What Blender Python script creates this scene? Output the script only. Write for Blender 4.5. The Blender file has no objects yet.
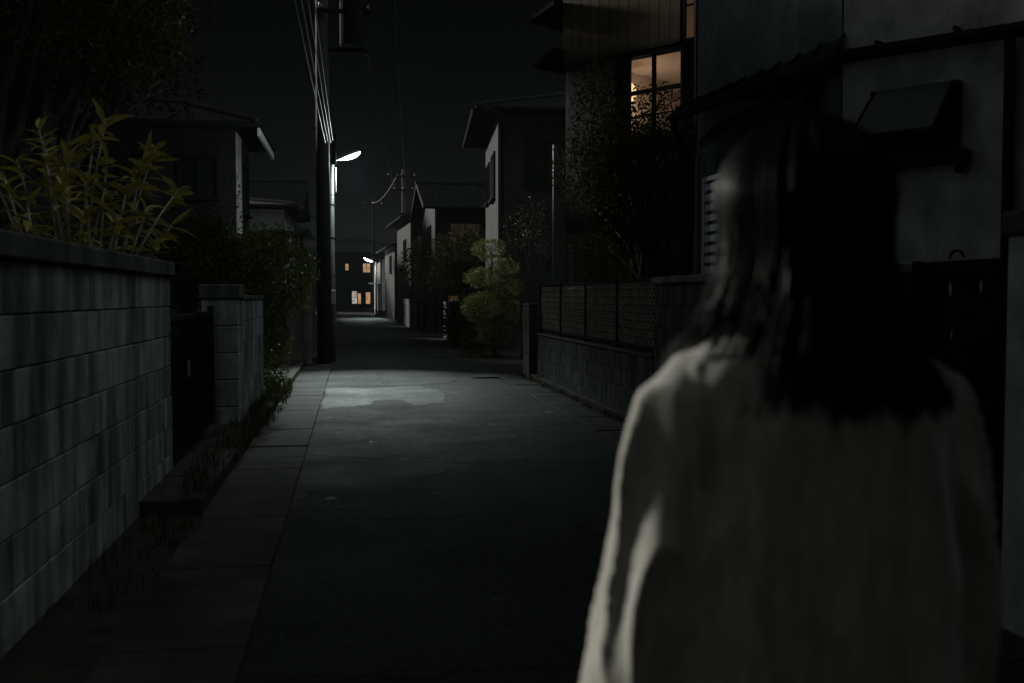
import bpy, bmesh, math, random
from mathutils import Vector, Matrix, noise, Euler
R = math.radians
rnd = random.Random(7)
scene = bpy.context.scene
col = scene.collection

# ------------------------------------------------------------------ mesh collector
class MB:
    def __init__(s): s.v = []; s.f = []; s.m = []
    def add(s, vs, fs, mi=0):
        o = len(s.v); s.v += [tuple(p) for p in vs]; s.f += [tuple(i + o for i in f) for f in fs]; s.m += [mi] * len(fs); return s
    def box(s, x0, x1, y0, y1, z0, z1, b=0.0, mi=0):
        if b <= 0:
            vs = [(x0,y0,z0),(x1,y0,z0),(x1,y1,z0),(x0,y1,z0),(x0,y0,z1),(x1,y0,z1),(x1,y1,z1),(x0,y1,z1)]
            return s.add(vs, [(0,3,2,1),(4,5,6,7),(0,1,5,4),(1,2,6,5),(2,3,7,6),(3,0,4,7)], mi)
        bm = bmesh.new(); bmesh.ops.create_cube(bm, size=1)
        for v in bm.verts:
            v.co = Vector(((x0+x1)/2 + v.co.x*(x1-x0), (y0+y1)/2 + v.co.y*(y1-y0), (z0+z1)/2 + v.co.z*(z1-z0)))
        bmesh.ops.bevel(bm, geom=bm.edges[:], offset=b, segments=1, affect='EDGES')
        bm.verts.index_update()
        s.add([v.co[:] for v in bm.verts], [[v.index for v in f.verts] for f in bm.faces], mi); bm.free(); return s
    def tube(s, pts, rad, n=8, mi=0, flat=1.0):
        pts = [Vector(p) for p in pts]
        if not isinstance(rad, (list, tuple)): rad = [rad]*len(pts)
        vs = []; fs = []; ref = None
        for i, p in enumerate(pts):
            t = (pts[min(i+1, len(pts)-1)] - pts[max(i-1, 0)])
            t = t.normalized() if t.length > 1e-9 else Vector((0,0,1))
            if ref is None: ref = Vector((1,0,0)) if abs(t.x) < .8 else Vector((0,1,0))
            a = (ref - t*ref.dot(t)).normalized(); b = t.cross(a); ref = a
            for k in range(n):
                an = 2*math.pi*k/n
                vs.append(p + (a*math.cos(an) + b*math.sin(an)*flat)*rad[i])
        for i in range(len(pts)-1):
            for k in range(n):
                k2 = (k+1) % n
                fs.append((i*n+k, i*n+k2, (i+1)*n+k2, (i+1)*n+k))
        fs.append(tuple(reversed(range(n)))); fs.append(tuple((len(pts)-1)*n+k for k in range(n)))
        return s.add(vs, fs, mi)
    def loft(s, rings, mi=0, cap=True):
        n = len(rings[0]); vs = [p for r in rings for p in r]; fs = []
        for i in range(len(rings)-1):
            for k in range(n):
                k2 = (k+1) % n
                fs.append((i*n+k, i*n+k2, (i+1)*n+k2, (i+1)*n+k))
        if cap:
            fs.append(tuple(reversed(range(n)))); fs.append(tuple((len(rings)-1)*n+k for k in range(n)))
        return s.add(vs, fs, mi)
    def prism(s, poly, z0, z1, mi=0):
        n = len(poly)
        vs = [(x,y,z0) for x,y in poly] + [(x,y,z1) for x,y in poly]
        fs = [tuple(reversed(range(n))), tuple(range(n, 2*n))] + [(k,(k+1)%n,n+(k+1)%n,n+k) for k in range(n)]
        return s.add(vs, fs, mi)
    def ell(s, c, r, nu=12, nv=8, mi=0, rot=None):
        vs = []; fs = []; c = Vector(c)
        for j in range(nv+1):
            th = math.pi*j/nv
            for i in range(nu):
                ph = 2*math.pi*i/nu
                p = Vector((r[0]*math.sin(th)*math.cos(ph), r[1]*math.sin(th)*math.sin(ph), r[2]*math.cos(th)))
                if rot: p = rot @ p
                vs.append(c+p)
        for j in range(nv):
            for i in range(nu):
                i2 = (i+1) % nu
                fs.append((j*nu+i, (j+1)*nu+i, (j+1)*nu+i2, j*nu+i2))
        return s.add(vs, fs, mi)
    def leaf(s, p, d, up, L, W, droop=.25, fold=.25, seg=3):
        p = Vector(p); d = Vector(d).normalized(); up = Vector(up)
        side = d.cross(up)
        if side.length < 1e-4: side = d.cross(Vector((1,.3,0)))
        side.normalize(); nrm = side.cross(d).normalized()
        if seg == 1:
            return s.add([p, p+d*L*.5+side*W*.5+nrm*W*fold, p+d*L-nrm*L*droop*.5, p+d*L*.5-side*W*.5+nrm*W*fold], [(0,1,2,3)])
        vs = []; fs = []
        for i in range(seg+1):
            t = i/seg; w = W*.5*max(.06, math.sin(math.pi*min(1,(t*.92+.06)))**.8)
            c = p + d*L*t - nrm*L*droop*t*t
            vs += [c-side*w+nrm*w*fold*2, c, c+side*w+nrm*w*fold*2]
        for i in range(seg):
            a = i*3; fs += [(a,a+1,a+4,a+3),(a+1,a+2,a+5,a+4)]
        return s.add(vs, fs)
    def mesh(s, name, mats, smooth=False):
        me = bpy.data.meshes.new(name); me.from_pydata(s.v, [], s.f)
        for m in (mats if isinstance(mats, (list, tuple)) else [mats]): me.materials.append(m)
        if any(s.m): me.polygons.foreach_set('material_index', s.m)
        if smooth: me.polygons.foreach_set('use_smooth', [True]*len(me.polygons))
        me.update(); return me
    def build(s, name, mats, parent=None, smooth=False, loc=None, fix=False):
        me = s.mesh(name, mats, smooth)
        if fix:
            bm = bmesh.new(); bm.from_mesh(me); bmesh.ops.recalc_face_normals(bm, faces=bm.faces); bm.to_mesh(me); bm.free()
        o = bpy.data.objects.new(name, me); col.objects.link(o)
        if parent: o.parent = parent
        if loc: o.location = loc
        return o

def tag(o, label=None, cat=None, group=None, kind=None):
    if label: o['label'] = label
    if cat: o['category'] = cat
    if group: o['group'] = group
    if kind: o['kind'] = kind
    return o
def thing(name, label, cat, loc=(0,0,0), rz=0, group=None):
    o = bpy.data.objects.new(name, None); col.objects.link(o); o.empty_display_size = .2
    o.location = loc; o.rotation_euler = (0,0,rz); return tag(o, label, cat, group)
def copy_tree(o, parent=None):
    c = o.copy(); col.objects.link(c)
    if parent: c.parent = parent
    for ch in [x for x in list(bpy.data.objects) if x.parent == o]: copy_tree(ch, c)
    return c

# ------------------------------------------------------------------ materials
def newmat(name):
    m = bpy.data.materials.new(name); m.use_nodes = True
    nt = m.node_tree; b = nt.nodes['Principled BSDF']; return m, nt, b
def ramp(nt, fac, stops):
    r = nt.nodes.new('ShaderNodeValToRGB')
    while len(r.color_ramp.elements) < len(stops): r.color_ramp.elements.new(.5)
    for e, (p, c) in zip(r.color_ramp.elements, stops):
        e.position = p; e.color = (c if hasattr(c, '__len__') else (c,c,c)) + ((1,) if hasattr(c,'__len__') and len(c) == 3 else ()) if hasattr(c,'__len__') else (c,c,c,1)
    nt.links.new(fac, r.inputs[0]); return r.outputs[0]
def nz(nt, scale, detail=4, rough=.55, stretch=None, src='Object', dist=0):
    tc = nt.nodes.new('ShaderNodeTexCoord'); n = nt.nodes.new('ShaderNodeTexNoise')
    n.inputs['Scale'].default_value = scale; n.inputs['Detail'].default_value = detail; n.inputs['Roughness'].default_value = rough
    n.inputs['Distortion'].default_value = dist
    s = tc.outputs[src]
    if stretch:
        mp = nt.nodes.new('ShaderNodeMapping'); mp.inputs['Scale'].default_value = stretch
        nt.links.new(s, mp.inputs[0]); s = mp.outputs[0]
    nt.links.new(s, n.inputs['Vector']); return n.outputs['Fac']
def mixc(nt, fac, a, b, mode='MIX'):
    m = nt.nodes.new('ShaderNodeMix'); m.data_type = 'RGBA'; m.blend_type = mode
    for sock, v in ((m.inputs[0], fac), (m.inputs[6], a), (m.inputs[7], b)):
        if isinstance(v, (int, float)): sock.default_value = v
        elif isinstance(v, (tuple, list)): sock.default_value = tuple(v) + ((1,) if len(v) == 3 else ())
        else: nt.links.new(v, sock)
    return m.outputs[2]
def bump(nt, b, h, strength=.3, dist=.02, prev=None):
    n = nt.nodes.new('ShaderNodeBump'); n.inputs['Strength'].default_value = strength; n.inputs['Distance'].default_value = dist
    nt.links.new(h, n.inputs['Height'])
    if prev: nt.links.new(prev, n.inputs['Normal'])
    nt.links.new(n.outputs[0], b.inputs['Normal']); return n.outputs[0]
def simple(name, c, rough=.6, metal=0, var=.25, scale=6, bmp=.1, stretch=None):
    m, nt, b = newmat(name)
    f = nz(nt, scale, stretch=stretch)
    lo = tuple(x*(1-var) for x in c); hi = tuple(min(1, x*(1+var)) for x in c)
    nt.links.new(ramp(nt, f, [(.3, lo), (.7, hi)]), b.inputs['Base Color'])
    b.inputs['Roughness'].default_value = rough; b.inputs['Metallic'].default_value = metal
    if rough >= .6: b.inputs['Specular IOR Level'].default_value = .12
    if bmp: bump(nt, b, nz(nt, scale*12), bmp, .01)
    return m
def concrete(name, c, stain=.6, streak=9, rough=.85):
    m, nt, b = newmat(name)
    base = ramp(nt, nz(nt, 3.5, 6), [(.25, tuple(x*.7 for x in c)), (.75, tuple(x*1.15 for x in c))])
    st = ramp(nt, nz(nt, 1.0, 5, .6, (streak, streak, .55)), [(.38, 1-stain), (.62, 1.0)])
    st2 = ramp(nt, nz(nt, 1.4, 7, .7), [(.36, .38), (.64, 1.0)])
    c1 = mixc(nt, 1.0, base, st, 'MULTIPLY'); c2 = mixc(nt, .8, c1, st2, 'MULTIPLY')
    nt.links.new(c2, b.inputs['Base Color']); b.inputs['Roughness'].default_value = rough; b.inputs['Specular IOR Level'].default_value = .2
    p = bump(nt, b, nz(nt, 90, 5, .7), .35, .006); bump(nt, b, nz(nt, 9, 5), .25, .02, p)
    return m
def leafmat(name, c, var=.45, trans=.25, rough=.4):
    m, nt, b = newmat(name)
    f = nz(nt, 9, 3)
    nt.links.new(ramp(nt, f, [(.3, tuple(x*(1-var) for x in c)), (.7, tuple(x*(1+var) for x in c))]), b.inputs['Base Color'])
    b.inputs['Roughness'].default_value = rough; b.inputs['Specular IOR Level'].default_value = .25
    t = nt.nodes.new('ShaderNodeBsdfTranslucent'); t.inputs[0].default_value = (c[0]*1.3, c[1]*1.3, c[2], 1)
    mx = nt.nodes.new('ShaderNodeMixShader'); mx.inputs[0].default_value = trans
    nt.links.new(b.outputs[0], mx.inputs[1]); nt.links.new(t.outputs[0], mx.inputs[2])
    nt.links.new(mx.outputs[0], nt.nodes['Material Output'].inputs[0]); return m
def emit(name, c, s, var=0.0, scale=3):
    m, nt, b = newmat(name)
    b.inputs['Base Color'].default_value = (.1,.1,.1,1); b.inputs['Roughness'].default_value = .25
    b.inputs['Emission Strength'].default_value = s
    if var:
        f = nz(nt, scale, 2, stretch=(1,1,.35))
        nt.links.new(ramp(nt, f, [(.3, tuple(x*(1-var) for x in c)), (.7, c)]), b.inputs['Emission Color'])
    else: b.inputs['Emission Color'].default_value = c + (1,)
    return m

M = {}
M['block'] = concrete('grey_block', (.42,.44,.435), .72, 5.5)
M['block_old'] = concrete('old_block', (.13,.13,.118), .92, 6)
TINT = {}
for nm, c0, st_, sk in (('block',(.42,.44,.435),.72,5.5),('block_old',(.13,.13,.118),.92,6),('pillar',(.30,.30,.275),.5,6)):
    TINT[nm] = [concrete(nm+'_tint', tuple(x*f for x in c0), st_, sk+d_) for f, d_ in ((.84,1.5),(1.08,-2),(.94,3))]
M['cap'] = concrete('wall_cap', (.12,.125,.12), .6, 4)
M['cap_light'] = concrete('wall_cap_light', (.26,.27,.26), .5, 4)
M['pillar'] = concrete('pillar_concrete', (.30,.30,.275), .5, 6)
M['slab'] = concrete('gutter_slab', (.06,.055,.044), .7, 1.5, .8)
M['plaster'] = concrete('plaster', (.46,.46,.455), .25, 3)
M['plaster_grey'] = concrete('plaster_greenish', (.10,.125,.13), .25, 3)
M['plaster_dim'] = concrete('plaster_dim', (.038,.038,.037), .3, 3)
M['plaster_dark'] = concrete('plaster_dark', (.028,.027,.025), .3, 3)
M['plaster_white'] = concrete('plaster_white', (.5,.5,.48), .3, 3)
M['panel_beige'] = simple('panel_beige', (.095,.072,.04), .7, 0, .15, 2, .05, (1,1,.3))
M['wood_dark'] = simple('dark_siding', (.014,.012,.010), .7, 0, .4, 5, .2, (1,1,.2))
M['roof'] = simple('roof_tile', (.014,.0145,.016), .8, 0, .3, 4, .2)
M['metal_dark'] = simple('dark_metal', (.012,.013,.015), .6, .0, .3, 4, .05)
M['metal_black'] = simple('black_iron', (.004,.004,.0045), .75, 0, .3, 5, .05)
M['metal_grey'] = simple('grey_metal', (.13,.135,.135), .5, .2, .2, 5, .05)
M['metal_white'] = simple('white_metal', (.5,.52,.52), .5, 0, .12, 3, .03)
M['pole'] = concrete('pole_concrete', (.11,.11,.10), .35, 4)
M['cable'] = simple('cable', (.35,.37,.35), .45, 0, .1, 3, 0)
for k_ in ('metal_dark','metal_black'):
    M[k_].node_tree.nodes['Principled BSDF'].inputs['Specular IOR Level'].default_value = .04; M[k_].node_tree.nodes['Principled BSDF'].inputs['Roughness'].default_value = .8
M['cable_dark'] = simple('dark_cable', (.03,.03,.03), .5, 0, .1, 3, 0)
M['porcelain'] = simple('porcelain', (.10,.09,.08), .3, 0, .1, 3, 0)
M['glass_dark'] = simple('dark_glass', (.012,.014,.016), .12, 0, .2, 1, 0)
M['glass_frost'] = simple('frosted_glass', (.022,.026,.028), .4, 0, .2, 2, .05)
M['bark'] = simple('bark', (.045,.038,.03), .9, 0, .5, 7, .6, (1,1,.25))
M['bark_pale'] = simple('pale_bark', (.30,.29,.26), .8, 0, .45, 12, .4, (1,1,.4))
M['leaf_olive'] = leafmat('leaf_olive', (.29,.25,.07), .6, .3, .42)
M['leaf_dark'] = leafmat('leaf_dark', (.032,.034,.011), .55, .15, .8)
M['leaf_dark'].node_tree.nodes['Principled BSDF'].inputs['Specular IOR Level'].default_value = .06
M['leaf_hedge'] = leafmat('leaf_hedge', (.085,.10,.03), .5, .2, .4)
M['leaf_hedge'].node_tree.nodes['Principled BSDF'].inputs['Specular IOR Level'].default_value = .08
M['leaf_yellow'] = leafmat('leaf_yellow', (.085,.095,.024), .4, .25, .5)
M['grass'] = leafmat('grass_blade', (.045,.05,.014), .5, .25, .6)
M['soil'] = simple('soil', (.030,.027,.022), .95, 0, .5, 5, .6)
M['warm_lit'] = emit('warm_window', (1.0,.55,.28), .55, .6, 5)
M['warm_dim'] = emit('warm_window_dim', (1.0,.5,.2), .06, .55, 3)
M['warm_faint'] = emit('warm_window_faint', (1.0,.5,.2), .013, .7, 2)
M['white_lit'] = emit('white_window', (.95,.9,.75), .55, .7, 5)
M['lens'] = emit('lamp_lens', (.90,1.0,.95), 24.0)
M['lens_far'] = emit('lamp_lens_far', (.93,1.0,.97), 30.0)

M['slab'].node_tree.nodes['Principled BSDF'].inputs['Specular IOR Level'].default_value = .2
# road surface: worn asphalt, slightly damp, hair cracks
def asphalt(name, lo, hi, r0, r1, spec):
    m, nt, b = newmat(name)
    base = ramp(nt, nz(nt, 38, 10, .95), [(.42, lo), (.58, hi)])
    base = mixc(nt, 1, base, ramp(nt, nz(nt, .7, 6, .65), [(.3, .55), (.7, 1.1)]), 'MULTIPLY')
    tc = nt.nodes.new('ShaderNodeTexCoord'); wn = nt.nodes.new('ShaderNodeTexNoise'); wn.inputs['Scale'].default_value = 2.2; wn.inputs['Detail'].default_value = 5
    nt.links.new(tc.outputs['Object'], wn.inputs['Vector'])
    va = nt.nodes.new('ShaderNodeVectorMath'); va.operation = 'MULTIPLY_ADD'; va.inputs[1].default_value = (.9,.9,0)
    nt.links.new(wn.outputs['Color'], va.inputs[0]); nt.links.new(tc.outputs['Object'], va.inputs[2])
    vo = nt.nodes.new('ShaderNodeTexVoronoi'); vo.feature = 'DISTANCE_TO_EDGE'; vo.inputs['Scale'].default_value = .42
    nt.links.new(va.outputs[0], vo.inputs['Vector'])
    cr = ramp(nt, vo.outputs['Distance'], [(.004, .12), (.014, 1.0)])
    nt.links.new(mixc(nt, .8, base, cr, 'MULTIPLY'), b.inputs['Base Color'])
    rg = ramp(nt, nz(nt, 1.1, 6, .7), [(.36, r0), (.60, r1)])
    wet = ramp(nt, nz(nt, 4.5, 4, .6), [(.66, 1.0), (.74, .35)])
    nt.links.new(mixc(nt, 1, rg, wet, 'MULTIPLY'), b.inputs['Roughness'])
    b.inputs['Specular IOR Level'].default_value = spec
    p = bump(nt, b, nz(nt, 32, 9, .9), .9, .02); p = bump(nt, b, cr, .6, .01, p); bump(nt, b, nz(nt, 2.5, 4), .25, .05, p)
    return m
M['asphalt'] = asphalt('asphalt', .003, .062, .64, .78, .15)
M['asphalt_worn'] = asphalt('asphalt_worn', .003, .074, .54, .68, .2)
M['asphalt_new'] = simple('asphalt_patch', (.022,.022,.023), .7, 0, .35, 120, .7)

# cardigan knit
m, nt, b = newmat('knit')
nt.links.new(ramp(nt, nz(nt, 30, 6, .8, (1.6,1.6,.35)), [(.34, (.15,.145,.12)), (.66, (.30,.289,.245))]), b.inputs['Base Color'])
b.inputs['Roughness'].default_value = .95
b.inputs['Sheen Weight'].default_value = .35; b.inputs['Sheen Roughness'].default_value = .5
tc = nt.nodes.new('ShaderNodeTexCoord'); w = nt.nodes.new('ShaderNodeTexWave'); w.bands_direction = 'Z'
w.inputs['Scale'].default_value = 60; w.inputs['Distortion'].default_value = 3; w.inputs['Detail'].default_value = 3
nt.links.new(tc.outputs['Object'], w.inputs[0])
p = bump(nt, b, w.outputs['Fac'], .25, .004); bump(nt, b, nz(nt, 300, 3), .3, .002, p)
M['knit'] = m
M['denim'] = simple('dark_cloth', (.02,.022,.028), .85, 0, .3, 30, .3)
M['shoe'] = simple('shoe_leather', (.03,.025,.022), .4, 0, .2, 8, .1)
M['skin'] = simple('skin', (.48,.30,.22), .5, 0, .08, 14, .08)
M['skin'].node_tree.nodes['Principled BSDF'].inputs['Subsurface Weight'].default_value = .08
M['lip'] = simple('lip', (.38,.14,.12), .4, 0, .1, 14, .05)
M['eye_white'] = simple('eye_white', (.7,.68,.65), .15, 0, .03, 10, 0)
M['iris'] = simple('iris', (.02,.012,.008), .1, 0, .1, 10, 0)
m, nt, b = newmat('hair')
nt.links.new(ramp(nt, nz(nt, 1, 3, .5, (160,160,5)), [(.3, (.0015,.0013,.0011)), (.7, (.0075,.0052,.004))]), b.inputs['Base Color'])
b.inputs['Roughness'].default_value = .42; b.inputs['Specular IOR Level'].default_value = .03
M['hair'] = m

# ------------------------------------------------------------------ setting
g = MB(); n = 40
for i in range(1): g.add([(-90,-30,0),(90,-30,0),(90,190,0),(-90,190,0)], [(0,1,2,3)])
tag(g.build('ground', M['soil']), kind='structure')

def strip(name, left, right, z, mat, step=1.0):
    mb = MB(); vs = []; fs = []
    for k, ((xl, y), (xr, y2)) in enumerate(zip(left, right)): vs += [(xl,y,z),(xr,y2,z)]
    for k in range(len(left)-1): fs.append((2*k,2*k+1,2*k+3,2*k+2))
    return tag(mb.add(vs, fs).build(name, mat), kind='structure')
def bend(y): return 0 if y < 40 else -(y-40)**2*.00075
ys = [-14,-5,0,5,10,15,20,25,30,35,40,45,50,55,60,65,70,75,80,85,90,94]
strip('road', [(-.42+bend(y), y) for y in ys], [(2.47+bend(y), y) for y in ys], .008, M['asphalt'])
strip('side_road', [(2.4,17.7),(2.4,22.3)], [(16,17.7),(16,22.3)], .004, M['asphalt'])
strip('cross_road', [(-40,94),(-40,95.4)], [(40,94),(40,95.4)], .006, M['asphalt'])
# worn panel and repairs: irregular outlines
def patch(name, pts, z, mat):
    vs = []
    for i, (x, y) in enumerate(pts):
        x2, y2 = pts[(i+1) % len(pts)]
        for k in range(24):
            t = k/24; px, py = x+(x2-x)*t, y+(y2-y)*t
            a = .07
            vs.append((px+noise.noise((px*4,py*4,1))*a+noise.noise((px*15,py*15,2))*.02, py+noise.noise((px*4,py*4,5))*a*2+noise.noise((px*15,py*15,7))*.04, z))
    return tag(MB().add(vs, [tuple(range(len(vs)))]).build(name, mat), kind='structure')
patch('worn_road_surface', [(-.40,12.7),(.15,12.9),(.30,13.5),(.62,13.55),(.80,12.8),(1.15,13.2),(1.30,14.4),(1.05,15.6),(.3,15.4),(-.40,15.5)], .0105, M['asphalt_worn'])
patch('road_seam', [(.25,15.45),(1.7,16.15),(1.7,16.25),(.25,15.57)], .0125, M['asphalt_new'])
patch('road_seam', [(1.0,9.3),(2.4,9.9),(2.4,9.93),(1.0,9.35)], .0105, M['asphalt_new'])

# gutters of precast slabs, kerb, raised pavement
def slabs(name, x0, x1, y0, y1, z, L, jit=.006):
    mb = MB(); y = y0
    while y < y1:
        h = z + rnd.uniform(-jit, jit)
        mb.box(x0+rnd.uniform(-.004,.004), x1+rnd.uniform(-.006,.006), y, y+L-.007, -.08, h, .006); y += L
    return tag(mb.build(name, M['slab']), kind='structure')
slabs('gutter', -.96, -.425, -8, 44, .024, .6)
slabs('gutter', 2.475, 2.93, -8, 17.6, .024, .6)
slabs('kerb', -1.09, -.965, 6.6, 22, .11, .6)
slabs('pavement', -1.36, -1.095, 6.6, 10.7, .105, .9)
slabs('pavement', -2.4, -1.095, 16.4, 22, .10, .9)
slabs('kerb', 2.94, 3.04, -2, 17.4, .10, .6)
patch('road_patch', [(2.0,17.0),(2.9,16.9),(3.3,17.7),(2.2,17.75)], .028, M['slab'])

# ------------------------------------------------------------------ block walls
def block_wall(label, loc, rz, L, h, thick, courses, bl, mat, capmat, cap_h=.11, cap_out=.03, group='block walls along the street', capname='cap', base=0.0):
    """wall running along local +y from 0 to L, thickness in -x"""
    t = thing('block_wall', label, 'wall', loc, rz, group)
    mb = MB(); ch = (h-cap_h-base)/courses
    mb.box(-thick+.012, -.012, .004, L-.004, 0, h-cap_h-.002)
    if base: mb.box(-thick-.0, .006, 0, L, -.05, base-.004, .006)
    for c in range(courses):
        y = -(bl/2 if c % 2 else 0)
        while y < L:
            a = max(0, y); e = min(L, y+bl)
            if e-a > .03:
                o = rnd.uniform(-.003, .003)
                mb.box(-thick+o, o, a+.0035, e-.0035, base+c*ch+.0035, base+(c+1)*ch-.0035, .004, mi=rnd.choice((0,0,1,2,3)))
            y += bl
    mb.build('blocks', [mat]+TINT[[k for k in ('block','block_old','pillar') if M[k] == mat][0]], t)
    if cap_h > 0:
        cb = MB(); y = 0
        while y < L:
            e = min(L+.02, y+.9); cb.box(-thick-cap_out, cap_out, y-.0+.003, e-.003, h-cap_h, h, .012); y += .9
        cb.build('cap', capmat, t)
    return t
block_wall('long grey block wall with dark capping close on the left, in front of the broad leaved shrub', (-1.35,3.9,0), 0, 3.9, 1.66, .15, 7, .40, M['block'], M['cap'], .11, .035)
block_wall('short pale block wall between the dark metal gate and the round hedge', (-1.17,10.95,0), 0, 2.6, 1.42, .15, 6, .42, M['block'], M['cap'], .06, .01)
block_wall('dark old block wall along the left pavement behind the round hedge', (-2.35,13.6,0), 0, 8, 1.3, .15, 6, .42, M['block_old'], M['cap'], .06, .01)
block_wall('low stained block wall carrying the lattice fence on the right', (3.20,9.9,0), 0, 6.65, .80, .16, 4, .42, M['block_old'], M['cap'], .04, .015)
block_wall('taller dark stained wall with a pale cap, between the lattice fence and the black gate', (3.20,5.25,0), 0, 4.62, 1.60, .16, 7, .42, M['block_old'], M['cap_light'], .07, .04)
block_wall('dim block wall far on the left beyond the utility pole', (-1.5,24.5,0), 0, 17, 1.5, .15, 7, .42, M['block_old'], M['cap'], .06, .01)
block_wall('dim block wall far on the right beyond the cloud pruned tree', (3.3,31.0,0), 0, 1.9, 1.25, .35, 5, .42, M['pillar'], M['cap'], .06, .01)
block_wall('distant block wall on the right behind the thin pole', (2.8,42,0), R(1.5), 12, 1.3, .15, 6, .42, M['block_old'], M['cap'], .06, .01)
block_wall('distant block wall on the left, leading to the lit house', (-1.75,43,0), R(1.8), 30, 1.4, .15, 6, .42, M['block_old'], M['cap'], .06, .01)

def post(name, label, x0, x1, y0, y1, h, mat, capmat, cap=.08, out=.02, group=None, tiers=0):
    t = thing(name, label, 'post', ((x0+x1)/2,(y0+y1)/2,0), 0, group); w, d = (x1-x0)/2, (y1-y0)/2
    mb = MB()
    if tiers:
        for k in range(tiers):
            z0 = (h-cap)*k/tiers; mb.box(-w+rnd.uniform(-.003,.003), w+rnd.uniform(-.003,.003), -d, d, z0+(.004 if k else -.05), (h-cap)*(k+1)/tiers-.004, .008)
        mb.box(-w+.01, w-.01, -d+.01, d-.01, 0, h-cap-.01)
    else: mb.box(-w, w, -d, d, -.05, h-cap, .012)
    mb.build('shaft', mat, t)
    MB().box(-w-out, w+out, -d-out, d+out, h-cap+.002, h, .012).build('cap', capmat, t)
    return t
post('gate_pillar', 'pale square pillar at the far side of the dark metal gate', -1.52, -1.16, 10.52, 10.93, 1.53, M['block'], M['cap'], .15, .025, tiers=5)
post('gate_pillar', 'lit blocky pillar at the far end of the low wall with lattice fence', 2.93, 3.22, 16.6, 17.25, 1.29, M['pillar'], M['pillar'], .05, .006, tiers=3)
post('gate_post', 'narrow pale post beside the foot of the utility pole', -1.02, -.84, 20.9, 21.1, 1.9, M['pillar'], M['pillar'], .05, .005)
post('gate_pillar', 'grey pillar at the right edge, beside the black gate and behind the woman', 2.66, 3.05, 2.95, 3.76, 1.75, M['plaster'], M['cap'], .10, .02)

# sliding metal gate on the left
t = thing('metal_gate', 'dark metal gate with vertical panels between block wall and pale pillar', 'gate', (-1.42,7.85,0))
mb = MB(); L = 2.62
mb.box(-.03,.03,0,.06,.12,1.27,.006); mb.box(-.03,.03,L-.06,L,.12,1.31,.006); mb.box(-.026,.026,.061,L-.061,1.20,1.255,.006); mb.box(-.026,.026,.061,L-.061,.15,.21,.006)
mb.box(-.026,.026,L*.36,L*.36+.05,.212,1.198,.005); mb.box(-.026,.026,L*.68,L*.68+.05,.212,1.198,.005)
mb.build('frame', M['metal_dark'], t)
for a, e in ((.062,L*.36-.002),(L*.36+.052,L*.68-.002),(L*.68+.052,L-.062)):
    q = MB(); y = a
    while y < e-.02:
        q.box(-.012,.008+rnd.uniform(0,.003),y+.003,min(e,y+.10)-.003,.212,1.198,.003); y += .10
    q.build('panel', M['metal_black'], t)
MB().box(.028,.045,L*.36-.02,L*.36+.06,.72,.86,.006).build('handle', M['metal_grey'], t)

# lattice fence on the right
FL = 6.55
t = thing('lattice_fence', 'dark iron fence with diamond lattice panels on the low stained wall', 'fence', (3.12,9.95,.80))
H = .80
for k in range(5):
    y = k*FL/4; MB().box(-.025,.025,y-.02,y+.02,0,H+.02,.005).build('post', M['metal_dark'], t)
r_ = MB(); r_.box(-.016,.016,.02,FL-.02,H-.035,H,.004); r_.box(-.016,.016,.02,FL-.02,.03,.06,.004); r_.build('rail', M['metal_dark'], t)
pm = MB(); w0, w1 = .03, FL/4-.03; rows, cols = 8, 13
ch = (H-.1)/rows; cw = (w1-w0)/cols
for r in range(rows):
    for c in range(cols):
        y0 = w0+c*cw; z0 = .063+r*ch
        for s_ in (0, 1):
            a = (0, y0, z0+(0 if s_ else ch)); b_ = (0, y0+cw, z0+(ch if s_ else 0))
            pm.tube([(-.004+.006*s_,)+a[1:], (-.004+.006*s_,)+b_[1:]], .0065, 4)
        pm.ell((-.006, y0+cw/2, z0+ch/2), (.012,.018,.018), 6, 4)
M['lattice'] = simple('lattice_iron', (.42,.37,.30), .5, .1, .3, 5, .1)
pme = pm.mesh('lattice_panel', M['lattice'])
for k in range(4):
    o = bpy.data.objects.new('lattice_panel', pme); col.objects.link(o); o.parent = t; o.location = (0,k*FL/4,0)

# black ornamental gate at right with cut-out ovals
t = thing('black_gate', 'black metal gate with pale oval cut-outs, behind the woman on the right', 'gate', (3.12,4.12,0))
def plate(mb, y0, y1, z0, z1, hole=None, th=.012):
    if not hole: mb.box(-th,th,y0,y1,z0,z1); return
    cy, cz, ry, rz_ = hole; N = 24; per = []; inn = []
    for k in range(N):
        a = 2*math.pi*(k+.5)/N; c_, s_ = math.cos(a), math.sin(a)
        inn.append((cy+ry*c_, cz+rz_*s_))
        f = 1e9
        if c_ > 1e-6: f = min(f, (y1-cy)/c_)
        if c_ < -1e-6: f = min(f, (y0-cy)/c_)
        if s_ > 1e-6: f = min(f, (z1-cz)/s_)
        if s_ < -1e-6: f = min(f, (z0-cz)/s_)
        per.append((cy+f*c_, cz+f*s_))
    for k, cor in enumerate([(y1,z1),(y0,z1),(y0,z0),(y1,z0)]):
        i = min(range(N), key=lambda i: (per[i][0]-cor[0])**2+(per[i][1]-cor[1])**2); per[i] = cor
    vs = [(x,p[0],p[1]) for x in (-th,th) for p in per] + [(x,p[0],p[1]) for x in (-th,th) for p in inn]
    fs = []
    for k in range(N):
        j = (k+1) % N
        fs += [(k,j,2*N+j,2*N+k),(N+k,3*N+k,3*N+j,N+j),(2*N+k,2*N+j,3*N+j,3*N+k),(k,N+k,N+j,j)]
    mb.add(vs, fs)
GL = 1.08; pb = MB()
plate(pb, .04, GL*.33, .1, 1.54); plate(pb, GL*.33, GL*.56, 1.30, 1.54, (GL*.45,1.45,.030,.044)); plate(pb, GL*.33, GL*.56, 1.08, 1.30)
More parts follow.
